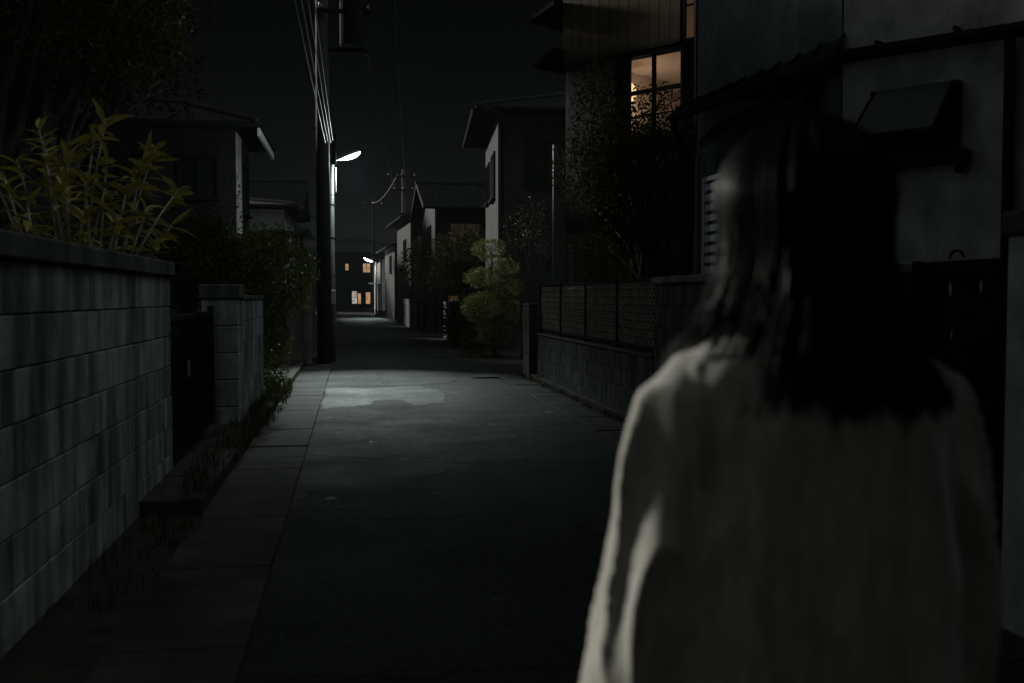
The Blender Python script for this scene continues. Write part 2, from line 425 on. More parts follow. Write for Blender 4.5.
plate(pb, GL*.56, GL*.80, 1.30, 1.54, (GL*.69,1.44,.034,.050)); plate(pb, GL*.56, GL*.80, 1.08, 1.30, (GL*.675,1.20,.030,.042))
plate(pb, GL*.33, GL*.80, .1, 1.08); plate(pb, GL*.80, GL-.04, .1, 1.54)
pb.build('panel', M['metal_black'], t, fix=True)
fr = MB(); fr.box(-.025,.025,0,.038,.02,1.60,.005); fr.box(-.025,.025,GL-.038,GL,.02,1.60,.005); fr.box(-.025,.025,.04,GL-.04,1.542,1.59,.005); fr.box(-.025,.025,.04,GL-.04,.05,.098,.005)
fr.build('frame', M['metal_black'], t)
la = MB(); la.tube([(-.03,GL*.6+.06*math.cos(a),1.60+.04*math.sin(a)) for a in [k*math.pi/8 for k in range(9)]], .007, 6); la.build('scroll', M['metal_black'], t)

# ------------------------------------------------------------------ houses
def window(parent, side, u0, u1, z0, z1, pane, cols_=2, rows_=1, W=0, D=0, frame='metal_dark', sill=True, dep=.05):
    """side: 'f' face at y=0 looking -y; 'l' face at x=0 looking -x; 'r' face at x=W looking +x"""
    def bx(mb, a, b_, z_0, z_1, o0, o1, bev=.0):
        if side == 'f': mb.box(a,b_,-o1,-o0,z_0,z_1,bev)
        elif side == 'l': mb.box(-o1,-o0,a,b_,z_0,z_1,bev)
        else: mb.box(W+o0,W+o1,a,b_,z_0,z_1,bev)
    f = MB(); k = .05
    bx(f,u0-k,u0,z0-k,z1+k,.002,dep,.006); bx(f,u1,u1+k,z0-k,z1+k,.002,dep,.006)
    bx(f,u0+.001,u1-.001,z1,z1+k,.002,dep,.006); bx(f,u0+.001,u1-.001,z0-k,z0,.002,dep,.006)
    for c in range(1, cols_):
        u = u0+(u1-u0)*c/cols_; bx(f,u-.02,u+.02,z0+.001,z1-.001,.012,dep-.008)
    for r in range(1, rows_):
        z = z0+(z1-z0)*r/rows_; bx(f,u0+.001,u1-.001,z-.018,z+.018,.014,dep-.010)
    w = f.build('window', M[frame], parent)
    p = MB(); bx(p,u0+.002,u1-.002,z0+.002,z1-.002,.004,.010); p.build('pane', M[pane], w)
    if sill:
        s_ = MB(); bx(s_,u0-.1,u1+.1,z0-k-.05,z0-k-.003,.002,.12,.006); s_.build('sill', M[frame], w)
    return w
def roof_gable(W, D, z, rise, over=.5, th=.09, axis='x'):
    mb = MB(); x0, x1, y0, y1 = -over, W+over, -over, D+over
    if axis == 'x':
        ym = D/2; sl = rise/(D/2); zl = z-over*sl
        for (ya, za, yb, zb) in ((y0,zl,ym,z+rise),(ym,z+rise,y1,zl)):
            mb.add([(x0,ya,za),(x1,ya,za),(x1,yb,zb),(x0,yb,zb),(x0,ya,za+th),(x1,ya,za+th),(x1,yb,zb+th),(x0,yb,zb+th)],
                   [(0,3,2,1),(4,5,6,7),(0,1,5,4),(1,2,6,5),(2,3,7,6),(3,0,4,7)])
            nn = int((x1-x0)/.3)
            for k in range(nn+1):
                x = x0+.03+(x1-x0-.06)*k/nn
                mb.tube([(x,ya,za+th+.005),(x,yb,zb+th+.005)], .03, 5)
        mb.tube([(x0-.02,ym,z+rise+th+.03),(x1+.02,ym,z+rise+th+.03)], .09, 8)
    else:
        xm = W/2; sl = rise/(W/2); zl = z-over*sl
        for (xa, za, xb, zb) in ((x0,zl,xm,z+rise),(xm,z+rise,x1,zl)):
            mb.add([(xa,y0,za),(xb,y0,zb),(xb,y1,zb),(xa,y1,za),(xa,y0,za+th),(xb,y0,zb+th),(xb,y1,zb+th),(xa,y1,za+th)],
                   [(0,3,2,1),(4,5,6,7),(0,1,5,4),(1,2,6,5),(2,3,7,6),(3,0,4,7)])
            nn = int((y1-y0)/.3)
            for k in range(nn+1):
                y = y0+.03+(y1-y0-.06)*k/nn
                mb.tube([(xa,y,za+th+.005),(xb,y,zb+th+.005)], .03, 5)
        mb.tube([(xm,y0-.02,z+rise+th+.03),(xm,y1+.02,z+rise+th+.03)], .09, 8)
    return mb
def roof_hip(W, D, z, rise, over=.6, th=.12):
    mb = MB(); x0, x1, y0, y1 = -over, W+over, -over, D+over; k = min(W, D)/2+over
    if W >= D: a, b_ = (x0+k, (y0+y1)/2), (x1-k, (y0+y1)/2)
    else: a, b_ = ((x0+x1)/2, y0+k), ((x0+x1)/2, y1-k)
    zt = z+rise; zb = z-.02
    vs = [(x0,y0,zb),(x1,y0,zb),(x1,y1,zb),(x0,y1,zb),(x0,y0,zb+th),(x1,y0,zb+th),(x1,y1,zb+th),(x0,y1,zb+th),(a[0],a[1],zt),(b_[0],b_[1],zt)]
    fs = [(0,3,2,1),(0,1,5,4),(1,2,6,5),(2,3,7,6),(3,0,4,7)]
    fs += [(4,5,9,8),(5,6,9),(6,7,8,9),(7,4,8)] if W >= D else [(4,5,8),(5,6,9,8),(6,7,9),(7,4,8,9)]
    mb.add(vs, fs)
    for p, q in ((4,8),(5,9 if W >= D else 8),(6,9),(7,8 if W >= D else 9),(8,9)):
        mb.tube([Vector(vs[p])+Vector((0,0,.03)), Vector(vs[q])+Vector((0,0,.03))], .06, 6)
    return mb
def gable_wall(W, D, h, rise, axis):
    mb = MB(); mb.prism([(0,0),(W,0),(W,D),(0,D)], -.1, h)
    if axis == 'x':
        for x, s_ in ((0,1),(W,-1)): mb.add([(x,0,h),(x,D,h),(x,D/2,h+rise),(x+s_*.1,0,h),(x+s_*.1,D,h),(x+s_*.1,D/2,h+rise)], [(0,1,2),(3,5,4),(0,2,5,3),(1,4,5,2)])
    elif axis == 'y':
        for y, s_ in ((0,1),(D,-1)): mb.add([(0,y,h),(W,y,h),(W/2,y,h+rise),(0,y+s_*.1,h),(W,y+s_*.1,h),(W/2,y+s_*.1,h+rise)], [(0,1,2),(3,5,4),(0,2,5,3),(1,4,5,2)])
    return mb
def house(label, loc, rz, W, D, h, rise, wallmat, kind='hip', axis='x', wins=(), over=.5, gutter=True, base=.4):
    t = thing('house', label, 'house', loc, rz, 'houses along the street')
    gable_wall(W, D, h, rise, axis if kind == 'gable' else None).build('wall', M[wallmat], t, fix=True)
    rf = (roof_hip(W, D, h, rise, over) if kind == 'hip' else roof_gable(W, D, h, rise, over, axis=axis)).build('roof', M['roof'], t, fix=True)
    if gutter:
        zz = h+.02 if kind == 'hip' else h-over*rise/((D if axis == 'x' else W)/2)+.03
        runs = []
        if kind == 'hip' or axis == 'x': runs.append([(-over,-over-.05,zz),(W+over,-over-.05,zz)])
        if kind == 'hip' or axis == 'y': runs += [[(-over-.05,-over,zz),(-over-.05,D+over,zz)], [(W+over+.05,-over,zz),(W+over+.05,D+over,zz)]]
        for r_ in runs: MB().tube(r_, .05, 7).build('gutter', M['metal_dark'], rf)
        MB().tube([(.06,-over-.05,zz),(.06,-.06,zz-.35),(.06,-.06,.1)], .035, 7).build('downpipe', M['metal_dark'], t)
    mb = MB(); mb.box(-.02,W+.02,-.02,D+.02,-.1,base,.01); mb.build('foundation', M['slab'], t)
    for w in wins: window(t, w[0], *w[1:6], *(w[6:8] if len(w) > 7 else (2,1)), W=W, D=D)
    return t

# left side houses
house('tall dark house added left behind the near block wall, mostly outside the picture, to block the moon', (-9.3,12.4,0), 0, 3.1, 11.0, 7.2, 1.2, 'plaster_dark', 'hip', wins=[('r',2,3.6,3.6,4.8,'glass_dark'),('r',6,7.6,3.6,4.8,'glass_dark')])  # added house, placed and sized to keep the moon off the right side
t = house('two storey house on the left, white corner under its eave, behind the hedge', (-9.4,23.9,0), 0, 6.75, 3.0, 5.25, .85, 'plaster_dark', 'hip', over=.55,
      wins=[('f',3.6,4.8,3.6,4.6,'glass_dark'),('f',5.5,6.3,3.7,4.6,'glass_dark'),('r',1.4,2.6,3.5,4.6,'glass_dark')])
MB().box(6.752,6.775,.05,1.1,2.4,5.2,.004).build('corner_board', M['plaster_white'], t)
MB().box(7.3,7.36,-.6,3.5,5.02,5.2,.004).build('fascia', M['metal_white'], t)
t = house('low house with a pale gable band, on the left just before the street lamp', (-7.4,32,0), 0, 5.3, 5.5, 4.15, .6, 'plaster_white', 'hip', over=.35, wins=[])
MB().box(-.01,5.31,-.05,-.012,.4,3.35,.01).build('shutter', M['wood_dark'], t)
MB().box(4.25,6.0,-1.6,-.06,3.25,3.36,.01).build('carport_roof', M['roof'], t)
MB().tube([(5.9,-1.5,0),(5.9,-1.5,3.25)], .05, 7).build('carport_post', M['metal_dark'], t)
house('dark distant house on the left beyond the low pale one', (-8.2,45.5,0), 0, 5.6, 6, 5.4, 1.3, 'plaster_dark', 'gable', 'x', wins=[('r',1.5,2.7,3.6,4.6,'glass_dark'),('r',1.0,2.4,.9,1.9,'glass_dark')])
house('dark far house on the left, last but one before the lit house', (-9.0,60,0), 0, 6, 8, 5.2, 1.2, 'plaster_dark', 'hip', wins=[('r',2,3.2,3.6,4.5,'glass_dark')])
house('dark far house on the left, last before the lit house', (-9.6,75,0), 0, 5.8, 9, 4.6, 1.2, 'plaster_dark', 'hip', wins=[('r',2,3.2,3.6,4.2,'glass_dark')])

# near right house: two wings meeting at an angle
t = thing('house', 'big plaster house close behind the woman, with lean-to roof and hopper window', 'house', (3.95,7.7,0), 0, 'houses along the street')
A = Vector((3.95,7.7)); dirn = Vector((.605,-.796)).normalized(); nrm = Vector((-.796,-.605)).normalized(); rzA = math.atan2(dirn.y, dirn.x)
MB().prism([(0,0),(2.95,-3.88),(5.6,-1.7),(5.2,2.6),(2.9,1.2)], -.1, 6.6).build('wall', M['plaster'], t, fix=True)
MB().prism([(-.01,0.01),(2.895,1.21),(2.6,3.75),(-.28,2.7)], -.1, 6.5).build('side_wing', M['plaster_grey'], t, fix=True)
MB().prism([(-.6,2.9),(-.45,.1),(2.8,-4.6),(6.3,-1.9),(5.8,3.2),(2.9,3.9)], 6.62, 6.8).build('roof', M['roof'], t, fix=True)
def loc2(u, o):  # along the angled facade, o metres proud of it
    v = dirn*u + nrm*o; return (v.x, v.y)
def fbox(mb, u0, u1, o0, o1, z0, z1):
    p = [loc2(u0,o0), loc2(u1,o0), loc2(u1,o1), loc2(u0,o1)]; return mb.prism(p, z0, z1)
# gutter bracketed on the facade and its downpipe
gm = MB(); gm.tube([loc2(-.05,.10)+(3.33,), loc2(1.55,.10)+(3.30,), loc2(3.2,.10)+(3.28,)], .055, 8)
gu = gm.build('gutter', M['metal_dark'], t, fix=True)
for u in (.3,.9,1.5): fbox(MB(), u, u+.03, .004, .10, 3.38, 3.41).build('bracket', M['metal_dark'], gu, fix=True)
MB().tube([loc2(1.30,.09)+(3.27,), loc2(1.30,.07)+(3.1,), loc2(1.30,.07)+(0,)], .04, 8).build('downpipe', M['metal_dark'], t)
# hopper window with projecting sash
w = MB(); fbox(w,.26,.32,.003,.06,2.5,3.02); fbox(w,.88,.94,.003,.06,2.5,3.02); fbox(w,.321,.879,.003,.06,2.96,3.02); fbox(w,.321,.879,.003,.06,2.5,2.56)
wo = w.build('window', M['metal_dark'], t, fix=True)
s_ = MB(); a0, a1 = loc2(.30,.065), loc2(.90,.065); b0, b1 = loc2(.20,.30), loc2(.84,.30)
s_.add([a0+(3.0,),a1+(3.0,),b1+(2.62,),b0+(2.62,),a0+(3.02,),a1+(3.02,),b1+(2.645,),b0+(2.645,)], [(0,3,2,1),(4,5,6,7),(0,1,5,4),(1,2,6,5),(2,3,7,6),(3,0,4,7)])
s_.build('sash', M['glass_frost'], wo, fix=True)
q = MB(); q.tube([b0+(2.63,), b1+(2.63,)], .028, 6); q.tube([a0+(3.01,), b0+(2.63,)], .016, 6); q.tube([a1+(3.01,), b1+(2.63,)], .016, 6); q.build('sash_frame', M['metal_dark'], wo)
p_ = MB(); fbox(p_,.322,.878,.006,.012,2.562,2.958); p_.build('pane', M['glass_dark'], wo, fix=True)
si = MB(); fbox(si,.12,1.02,.003,.17,2.40,2.498); fbox(si,.14,.17,.003,.12,2.33,2.398); fbox(si,.94,.97,.003,.12,2.33,2.398); si.build('sill', M['wood_dark'], wo, fix=True)
# lean-to roof over the side wing
lr = MB(); za, zb = 3.47, 3.30
vs = [(-.0,.0,za),(-.26,2.6,za),(-.60,2.45,zb),(-.10,-.08,zb+.04)]
lr.add([(x,y,z) for x,y,z in vs]+[(x,y,z+.05) for x,y,z in vs], [(0,1,2,3),(7,6,5,4),(0,4,5,1),(1,5,6,2),(2,6,7,3),(3,7,4,0)])
for k in range(9):
    f = k/8; p0 = Vector(vs[0]).lerp(Vector(vs[1]), f); p1 = Vector(vs[3]).lerp(Vector(vs[2]), f)
    lr.tube([p0+Vector((0,0,.06)), p1+Vector((0,0,.06))], .018, 5)
lo = lr.build('lean_to_roof', M['roof'], t, fix=True)
MB().tube([(-.14,-.05,zb+.0),(-.64,2.47,zb-.03)], .05, 8).build('gutter', M['metal_dark'], lo)
for k in range(5):
    f = (k+.3)/5.2; p0 = Vector(vs[0]).lerp(Vector(vs[1]), f); p1 = Vector(vs[3]).lerp(Vector(vs[2]), f)
    MB().tube([p0-Vector((.02,0,.05)), p1-Vector((-.03,0,.04))], .025, 4).build('rafter', M['wood_dark'], lo)
aw = MB(); aw.add([(-.06,.25,3.18),(-.24,2.25,3.14),(-.44,2.2,2.92),(-.24,.25,2.98),(-.06,.25,3.24),(-.24,2.25,3.20),(-.44,2.2,2.98),(-.24,.25,3.04)], [(0,1,2,3),(7,6,5,4),(0,4,5,1),(1,5,6,2),(2,6,7,3),(3,7,4,0)])
aw.build('window_hood', M['metal_dark'], t, fix=True)
MB().tube([(-.63,2.44,zb-.05),(-.62,2.46,zb-.12),(-.40,2.62,zb-.45),(-.40,2.62,0)], .035, 8).build('downpipe', M['metal_dark'], t)
MB().tube([(-.36,2.5,0),(-.34,2.5,2.9)], .028, 8).build('downpipe', M['metal_grey'], t)
# slatted white shutter on the wing
sh = MB(); sy0, sy1 = 1.84, 2.40
for yy in (sy0, sy1): sh.box(-.32,-.262,yy-.025,yy+.025,1.5,2.62,.006)
for zz in (1.5, 2.62): sh.box(-.32,-.262,sy0-.024,sy1+.024,zz-.025,zz+.025,.006)
so = sh.build('window', M['metal_white'], t)
sl = MB()
for k in range(10): sl.box(-.305,-.275,sy0+.027,sy1-.027,1.54+k*.107,1.54+k*.107+.07,.004)
sl.build('shutter', M['metal_white'], so)
MB().box(-.27,-.262,sy0,sy1,1.5,2.6).build('pane', M['glass_dark'], so)

house('dark plastered house added right beside the woman, mostly outside the picture, to block the sky glow', (2.72,-5.2,0), 0, 5.5, 8.1, 6.4, 1.2, 'plaster_dark', 'hip', over=.25, wins=[('l',2,3.2,3.6,4.7,'glass_dark')])  # added building, keeps the right-hand sky glow off the woman
# lit house with the window: facade along local x
B = (3.7,17.3,0); rzB = math.atan2(-.8,.6)
t = thing('house', 'dark timber house with a warm lit four pane window, behind the garden trees', 'house', B, rzB, 'houses along the street')
wx0, wx1, wz0, wz1 = 1.33, 2.44, 4.05, 5.32; HW, HD, HH = 5.2, 5.0, 7.4
wl = MB()
wl.box(0,wx0,0,.14,0,HH); wl.box(wx1,HW,0,.14,0,HH); wl.box(wx0,wx1,0,.14,0,wz0); wl.box(wx0,wx1,0,.14,wz1,HH)
wl.box(0,.14,.14,HD,0,HH); wl.box(HW-.14,HW,.14,HD,0,HH); wl.box(.14,HW-.14,HD-.14,HD,0,HH)
wl.build('wall', M['wood_dark'], t)
cl = MB()
for k in range(12):
    x = -.02+k*.205
    if x < 2.42: cl.box(x+.003,min(x+.205,2.43)-.003,-.055,-.004,5.46,HH-.05,.004)
cl.build('cladding_panel', M['panel_beige'], t)
MB().box(-.05,2.46,-.09,-.004,5.39,5.452,.01).build('trim_board', M['wood_dark'], t)
roof_hip(HW, HD, HH, 1.4, .55).build('roof', M['roof'], t, fix=True)
# the room behind the glass
M['room'] = simple('room_plaster', (.55,.49,.44), .8, 0, .1, 2, .03)
M['room_wood'] = simple('room_wood', (.30,.18,.10), .6, 0, .3, 3, .05, (1,1,.2))
rm = MB()
rx0, rx1, ry1, rz0, rz1 = .2, 4.2, 3.2, 3.15, 5.55
rm.add([(rx0,.145,rz0),(rx1,.145,rz0),(rx1,ry1,rz0),(rx0,ry1,rz0),(rx0,.145,rz1),(rx1,.145,rz1),(rx1,ry1,rz1),(rx0,ry1,rz1)], [(0,1,2,3),(7,6,5,4),(0,3,7,4),(1,5,6,2),(3,2,6,7)])
rm.build('room', M['room'], t)
rt = MB(); rt.box(rx0,rx1,ry1-.05,ry1-.01,5.0,5.06); rt.box(2.9,2.98,ry1-.05,ry1-.01,rz0,4.99); rt.build('picture_rail', M['room_wood'], t)
wf = MB(); k = .06
wf.box(wx0-k,wx0,-.06,.10,wz0-k,wz1+k,.006); wf.box(wx1,wx1+k,-.06,.10,wz0-k,wz1+k,.006); wf.box(wx0+.001,wx1-.001,-.06,.10,wz1,wz1+k,.006); wf.box(wx0+.001,wx1-.001,-.06,.10,wz0-k,wz0,.006)
xm = (wx0+wx1)/2; zm = wz0+.55*(wz1-wz0)
wf.box(xm-.022,xm+.022,-.03,.05,wz0+.001,wz1-.001,.004); wf.box(wx0+.001,wx1-.001,-.032,.048,zm-.03,zm+.03,.004); wf.box(wx0+.001,wx1-.001,-.02,.03,wz0+.30,wz0+.318,.002)
wo = wf.build('window', M['metal_dark'], t)
m, nt, b = newmat('clear_glass'); nt.nodes.remove(b)
gl = nt.nodes.new('ShaderNodeBsdfGlossy'); gl.inputs['Roughness'].default_value = .02; tr = nt.nodes.new('ShaderNodeBsdfTransparent'); tr.inputs[0].default_value = (.9,.9,.88,1)
mx = nt.nodes.new('ShaderNodeMixShader'); mx.inputs[0].default_value = .06
nt.links.new(tr.outputs[0], mx.inputs[1]); nt.links.new(gl.outputs[0], mx.inputs[2]); nt.links.new(mx.outputs[0], nt.nodes['Material Output'].inputs[0]); M['clear'] = m
MB().box(wx0+.002,wx1-.002,.008,.014,wz0+.002,wz1-.002).build('pane', M['clear'], wo)
MB().box(wx0-.15,wx1+.1,-.16,-.062,wz0-.14,wz0-.065,.006).build('sill', M['wood_dark'], wo)
# narrow lit slot windows right of it
for (x0, x1, z0, z1, mt) in ((2.52,2.68,5.45,7.1,'warm_dim'),(2.85,3.08,4.95,7.1,'warm_faint')):
    f = MB(); f.box(x0-.04,x0,-.05,-.004,z0-.04,z1+.04,.004); f.box(x1,x1+.04,-.05,-.004,z0-.04,z1+.04,.004); f.box(x0,x1,-.05,-.004,z1,z1+.04); f.box(x0,x1,-.05,-.004,z0-.04,z0)
    for z in (z0+.5, z0+1.05): f.box(x0,x1,-.04,-.012,z,z+.025)
    fo = f.build('window', M['metal_dark'], t); MB().box(x0+.001,x1-.001,-.012,-.006,z0,z1).build('pane', M[mt], fo)
MB().tube([(2.77,-.08,HH),(2.77,-.08,0)], .045, 8).build('downpipe', M['metal_dark'], t)
MB().box(.12,wx0-.16,-.10,-.004,3.9,5.36,.012).build('shutter_box', M['wood_dark'], t)
for z, xo in ((6.25,.55),(5.45,.42)):
    e = MB(); e.add([(-.01,-.3,z+.18),(-.01,2.2,z+.18),(-xo,2.2,z),(-xo,-.3,z),(-.01,-.3,z+.26),(-.01,2.2,z+.26),(-xo,2.2,z+.07),(-xo,-.3,z+.07)], [(0,3,2,1),(4,5,6,7),(0,1,5,4),(1,2,6,5),(2,3,7,6),(3,0,4,7)])
    e.tube([(-xo-.04,-.32,z+.02),(-xo-.04,2.2,z+.02)], .045, 7)
    e.build('eave', M['roof'], t, fix=True)
# ground floor pale wall glimpsed between trunks
MB().box(.02,1.6,-.03,-.003,.4,2.5,.004).build('plaster_panel', M['panel_beige'], t)
# paper lamp inside
lp = thing('ceiling_lamp', 'glowing lamp hanging inside the warm lit window', 'lamp', (0,0,0))
lw = Matrix.Translation(B) @ Matrix.Rotation(rzB, 4, 'Z') @ Vector((.50,1.1,5.06)); lp.location = lw
MB().ell((0,0,0), (.17,.17,.19), 16, 10).build('shade', emit('paper_shade', (1,.62,.33), 1.6), lp, smooth=True)
MB().tube([(0,0,.19),(0,0,.49)], .006, 6).build('cord', M['cable_dark'], lp)

# right side houses further on
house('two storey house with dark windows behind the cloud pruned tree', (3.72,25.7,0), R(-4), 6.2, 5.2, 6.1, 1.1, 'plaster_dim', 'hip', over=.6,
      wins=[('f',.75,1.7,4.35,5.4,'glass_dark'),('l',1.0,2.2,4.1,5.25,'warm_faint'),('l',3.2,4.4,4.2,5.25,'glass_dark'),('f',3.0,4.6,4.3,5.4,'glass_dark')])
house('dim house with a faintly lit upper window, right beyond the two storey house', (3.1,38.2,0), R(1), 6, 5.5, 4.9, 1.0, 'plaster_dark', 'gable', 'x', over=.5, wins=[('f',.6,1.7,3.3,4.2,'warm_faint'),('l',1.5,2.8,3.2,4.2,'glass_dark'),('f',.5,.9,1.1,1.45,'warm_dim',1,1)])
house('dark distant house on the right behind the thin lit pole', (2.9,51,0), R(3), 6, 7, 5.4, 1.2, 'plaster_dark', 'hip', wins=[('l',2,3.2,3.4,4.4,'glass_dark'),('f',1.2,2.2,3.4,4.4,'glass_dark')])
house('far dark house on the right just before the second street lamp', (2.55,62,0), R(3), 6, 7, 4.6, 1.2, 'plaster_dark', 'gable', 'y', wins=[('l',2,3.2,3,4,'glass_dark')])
t = house('far pale fronted house lit by the second street lamp', (2.0,74.5,0), R(2), 6, 8, 4.2, 1.1, 'plaster_white', 'hip', wins=[('l',4,5.2,2.9,3.8,'glass_dark')])
MB().box(.55,6.02,-.05,-.012,.4,4.1,.01).build('cladding_panel', M['wood_dark'], t)
MB().box(-.85,-.02,.0,1.4,2.35,2.45,.01).build('porch_roof', M['metal_white'], t)
t = house('far house closing the end of the street, with small warm windows', (-4.4,97,0), 0, 9.5, 7, 5.6, 1.4, 'wood_dark', 'hip', wins=[
    ('f',5.38,6.05,3.75,4.6,'warm_lit',2,2),('f',3.72,4.0,3.95,4.55,'warm_lit',1,2),('f',4.32,4.78,.75,1.95,'white_lit',1,2),('f',4.86,5.15,.75,1.75,'warm_lit',1,1),('f',5.62,6.05,.75,1.85,'warm_lit',1,1)])

# ------------------------------------------------------------------ poles, lamps, wires
def street_lamp(label, loc, h, arm, mat_lens, tilt, watts, aim, big=True):
    t = thing('street_lamp', label, 'street lamp', loc, 0, 'street lamps')
    MB().tube([(0,0,0),(0,0,1.2),(0,0,h)], [.066,.062,.055], 12).build('pole', M['metal_grey'], t, smooth=True)
    MB().tube([(0,0,h-.12),(0,0,h),(arm*.25,0,h+.06),(arm*.55,0,h+.10)] if arm > 0 else [(0,0,h-.12),(0,0,h),(arm*.25,0,h+.06),(arm*.55,0,h+.10)], .022, 8).build('bracket_arm', M['metal_grey'], t, smooth=True)
    sg = 1 if arm > 0 else -1; rot = Matrix.Rotation(-tilt*sg, 3, 'Y'); c = Vector((arm, 0, h+.16))
    hd = MB(); rings = []
    K = 1.05 if big else 1.5
    prof = [(-.26*K,.030*K,.02*K),(-.2*K,.055*K,.035*K),(-.05*K,.085*K,.05*K),(.12*K,.09*K,.05*K),(.22*K,.07*K,.035*K),(.27*K,.02*K,.012*K)]
    for (u, w_, hh) in prof:
        ring = []
        for k in range(14):
            a = 2*math.pi*k/14; zz = hh*math.sin(a) if math.sin(a) > 0 else .25*hh*math.sin(a)
            ring.append(c + rot @ Vector((u*sg, w_*math.cos(a), zz)))
        rings.append(ring)
    hd.loft(rings).build('lamp_head', M['metal_grey'], t, smooth=True, fix=True)
    ln = MB(); rings = []
    for (u, w_, hh) in [(-.19*K,.03*K,.015*K),(-.1*K,.06*K,.045*K),(.02*K,.078*K,.07*K),(.13*K,.075*K,.07*K),(.20*K,.05*K,.045*K),(.245*K,.015*K,.015*K)]:
        rings.append([c + rot @ Vector((u*sg, w_*math.cos(2*math.pi*k/14), -.014-hh*max(0,-math.sin(2*math.pi*k/14))-.0*0 + (0.004 if math.sin(2*math.pi*k/14) > 0 else 0))) for k in range(14)])
    ln.loft(rings).build('lens', M[mat_lens], t, smooth=True, fix=True)
    if big:
        MB().tube([(.085,0,h-.62),(.085,0,h-.1)], .018, 8).build('conduit', M['metal_white'], t)
        cl = MB()
        for z in (h-.9, h-1.6, h-2.4, h-3.2): cl.tube([(0,0,z),(0,0,z+.03)], .066, 12); cl.box(.05,.11,-.012,.012,z,z+.03)
        cl.build('clamp', M['metal_grey'], t)
        MB().box(-.07,.07,-.075,-.048,1.25,1.55,.008).build('number_plate', M['metal_white'], t)
    L = bpy.data.lights.new('lamp_light', 'SPOT'); L.energy = watts; L.spot_size = R(49); L.spot_blend = 1.0; L.color = (.86,1.0,.95); L.shadow_soft_size = .07
    lo = bpy.data.objects.new('lamp_light', L); col.objects.link(lo); lo.location = Vector(loc)+c+Vector((0,-.02,-.20))
    lo.rotation_euler = Vector(aim).to_track_quat('-Z', 'Y').to_euler()
    L2 = bpy.data.lights.new('lamp_spill', 'POINT'); L2.energy = watts*(.046 if big else .07); L2.color = (.86,1.0,.95); L2.shadow_soft_size = .07
    l2 = bpy.data.objects.new('lamp_spill', L2); col.objects.link(l2); l2.location = lo.location
    return t
street_lamp('lit street lamp on a slim grey pole, the nearest and brightest lamp', (-.43,21.7,0), 4.24, .36, 'lens', R(22), 2000, (.42,-5.3,-4.2))
street_lamp('small far street lamp glowing near the end of the road', (1.62,71,0), 3.85, -.5, 'lens_far', R(24), 900, (-.3,-6,-4), False)

def util_pole(label, loc, h, r, arms, transformer=False, mat='pole'):
    t = thing('utility_pole', label, 'utility pole', loc, 0, 'utility poles')
    MB().tube([(0,0,-.1),(0,0,h*.5),(0,0,h)], [r,r*.9,r*.75], 18).build('pole', M[mat], t, smooth=True)
    for (z, x0, x1, ins) in arms:
        o = MB().box(x0,x1,-r-.09,-r-.005,z,z+.08,.008).build('crossarm', M['metal_dark'], t)
        for k in range(ins):
            x = x0+.08+(x1-x0-.16)*k/max(1,ins-1)
            MB().tube([(x,-r-.045,z+.082),(x,-r-.045,z+.12),(x,-r-.045,z+.16),(x,-r-.045,z+.2)], [.025,.05,.035,.045], 8).build('insulator', M['porcelain'], o)
    if transformer:
        z = 6.5
        tr_ = MB(); tr_.tube([(.62,-.1,z),(.62,-.1,z+.04),(.62,-.1,z+.9),(.62,-.1,z+1.0),(.62,-.1,z+1.06)], [.22,.26,.26,.22,.08], 16); tr_.build('transformer', M['metal_dark'], t)
        MB().box(.1,.95,-.05,.05,z-.1,z-.01,.008).build('bracket', M['metal_dark'], t)
        st = MB()
        for k in range(9): st.tube([((-r-.11)*(k%2),0,2.6+k*.45),((r+.11)*(1-k%2),0,2.6+k*.45)], .008, 6)
        st.build('step_bolt', M['metal_dark'], t)
    return t
util_pole('thick concrete utility pole with transformer, rising behind the bright street lamp', (-.59,21.05,0), 11, .15, [(7.15,-.1,1.0,3),(9.2,-.9,.9,4)], True)
util_pole('thin far utility pole with a lit foot on the right of the road', (2.82,56.3,0), 8.5, .12, [(8.05,-.9,.7,3),(7.3,-.6,.6,3)], False)
util_pole('farthest utility pole, a faint line against the night sky', (1.75,86,0), 9.8, .12, [(9.2,-.8,.8,3)], False, 'metal_dark')

# low voltage cables from the lamp pole towards the viewer
t = thing('cable_bracket', 'small rack of white insulators where the cables meet the utility pole', 'bracket', (-.47,21.62,4.5))
MB().box(-.10,.14,-.02,.02,-.30,.36,.005).build('plate', M['metal_dark'], t)
for k in range(4): MB().tube([(-.06+k*.045,-.03,.06+.045*k),(-.06+k*.045,-.10,.06+.045*k)], [.022,.03], 8).build('insulator', M['porcelain'], t)
for k in range(4):
    pts = []
    for i in range(34):
        f = i/33; y = 21.52-f*33
        x = -.53+k*.045-(1-(1-f)**2)*.0+f*.02*k*1.4
        z = 4.56+.045*k-.30*math.sin(math.pi*min(1,f*1.02))*(1+.08*k)+f*.25*(k-1.5)*.35
        pts.append((x,y,z))
    tag(MB().tube(pts, .007, 6).build('overhead_cable', M['cable'], smooth=True), 'thin overhead cable in the bundle coming from the lamp pole towards the viewer', 'cable', 'bundle of overhead cables')
def wire(label, a, b_, sag, r=.008):
    pts = [Vector(a).lerp(Vector(b_), i/20)-Vector((0,0,sag*4*(i/20)*(1-i/20))) for i in range(21)]
    return tag(MB().tube(pts, r, 5).build('overhead_cable', M['cable_dark']), label, 'cable', 'dark overhead cables')
wire('dark cable from the utility pole crossarm to the thin far pole', (.2,21.0,7.2), (2.4,56.2,7.4), .5, .012)
wire('dark cable from the top crossarm of the utility pole to the thin far pole', (.8,21.0,9.35), (2.9,56.2,8.2), .6, .012)
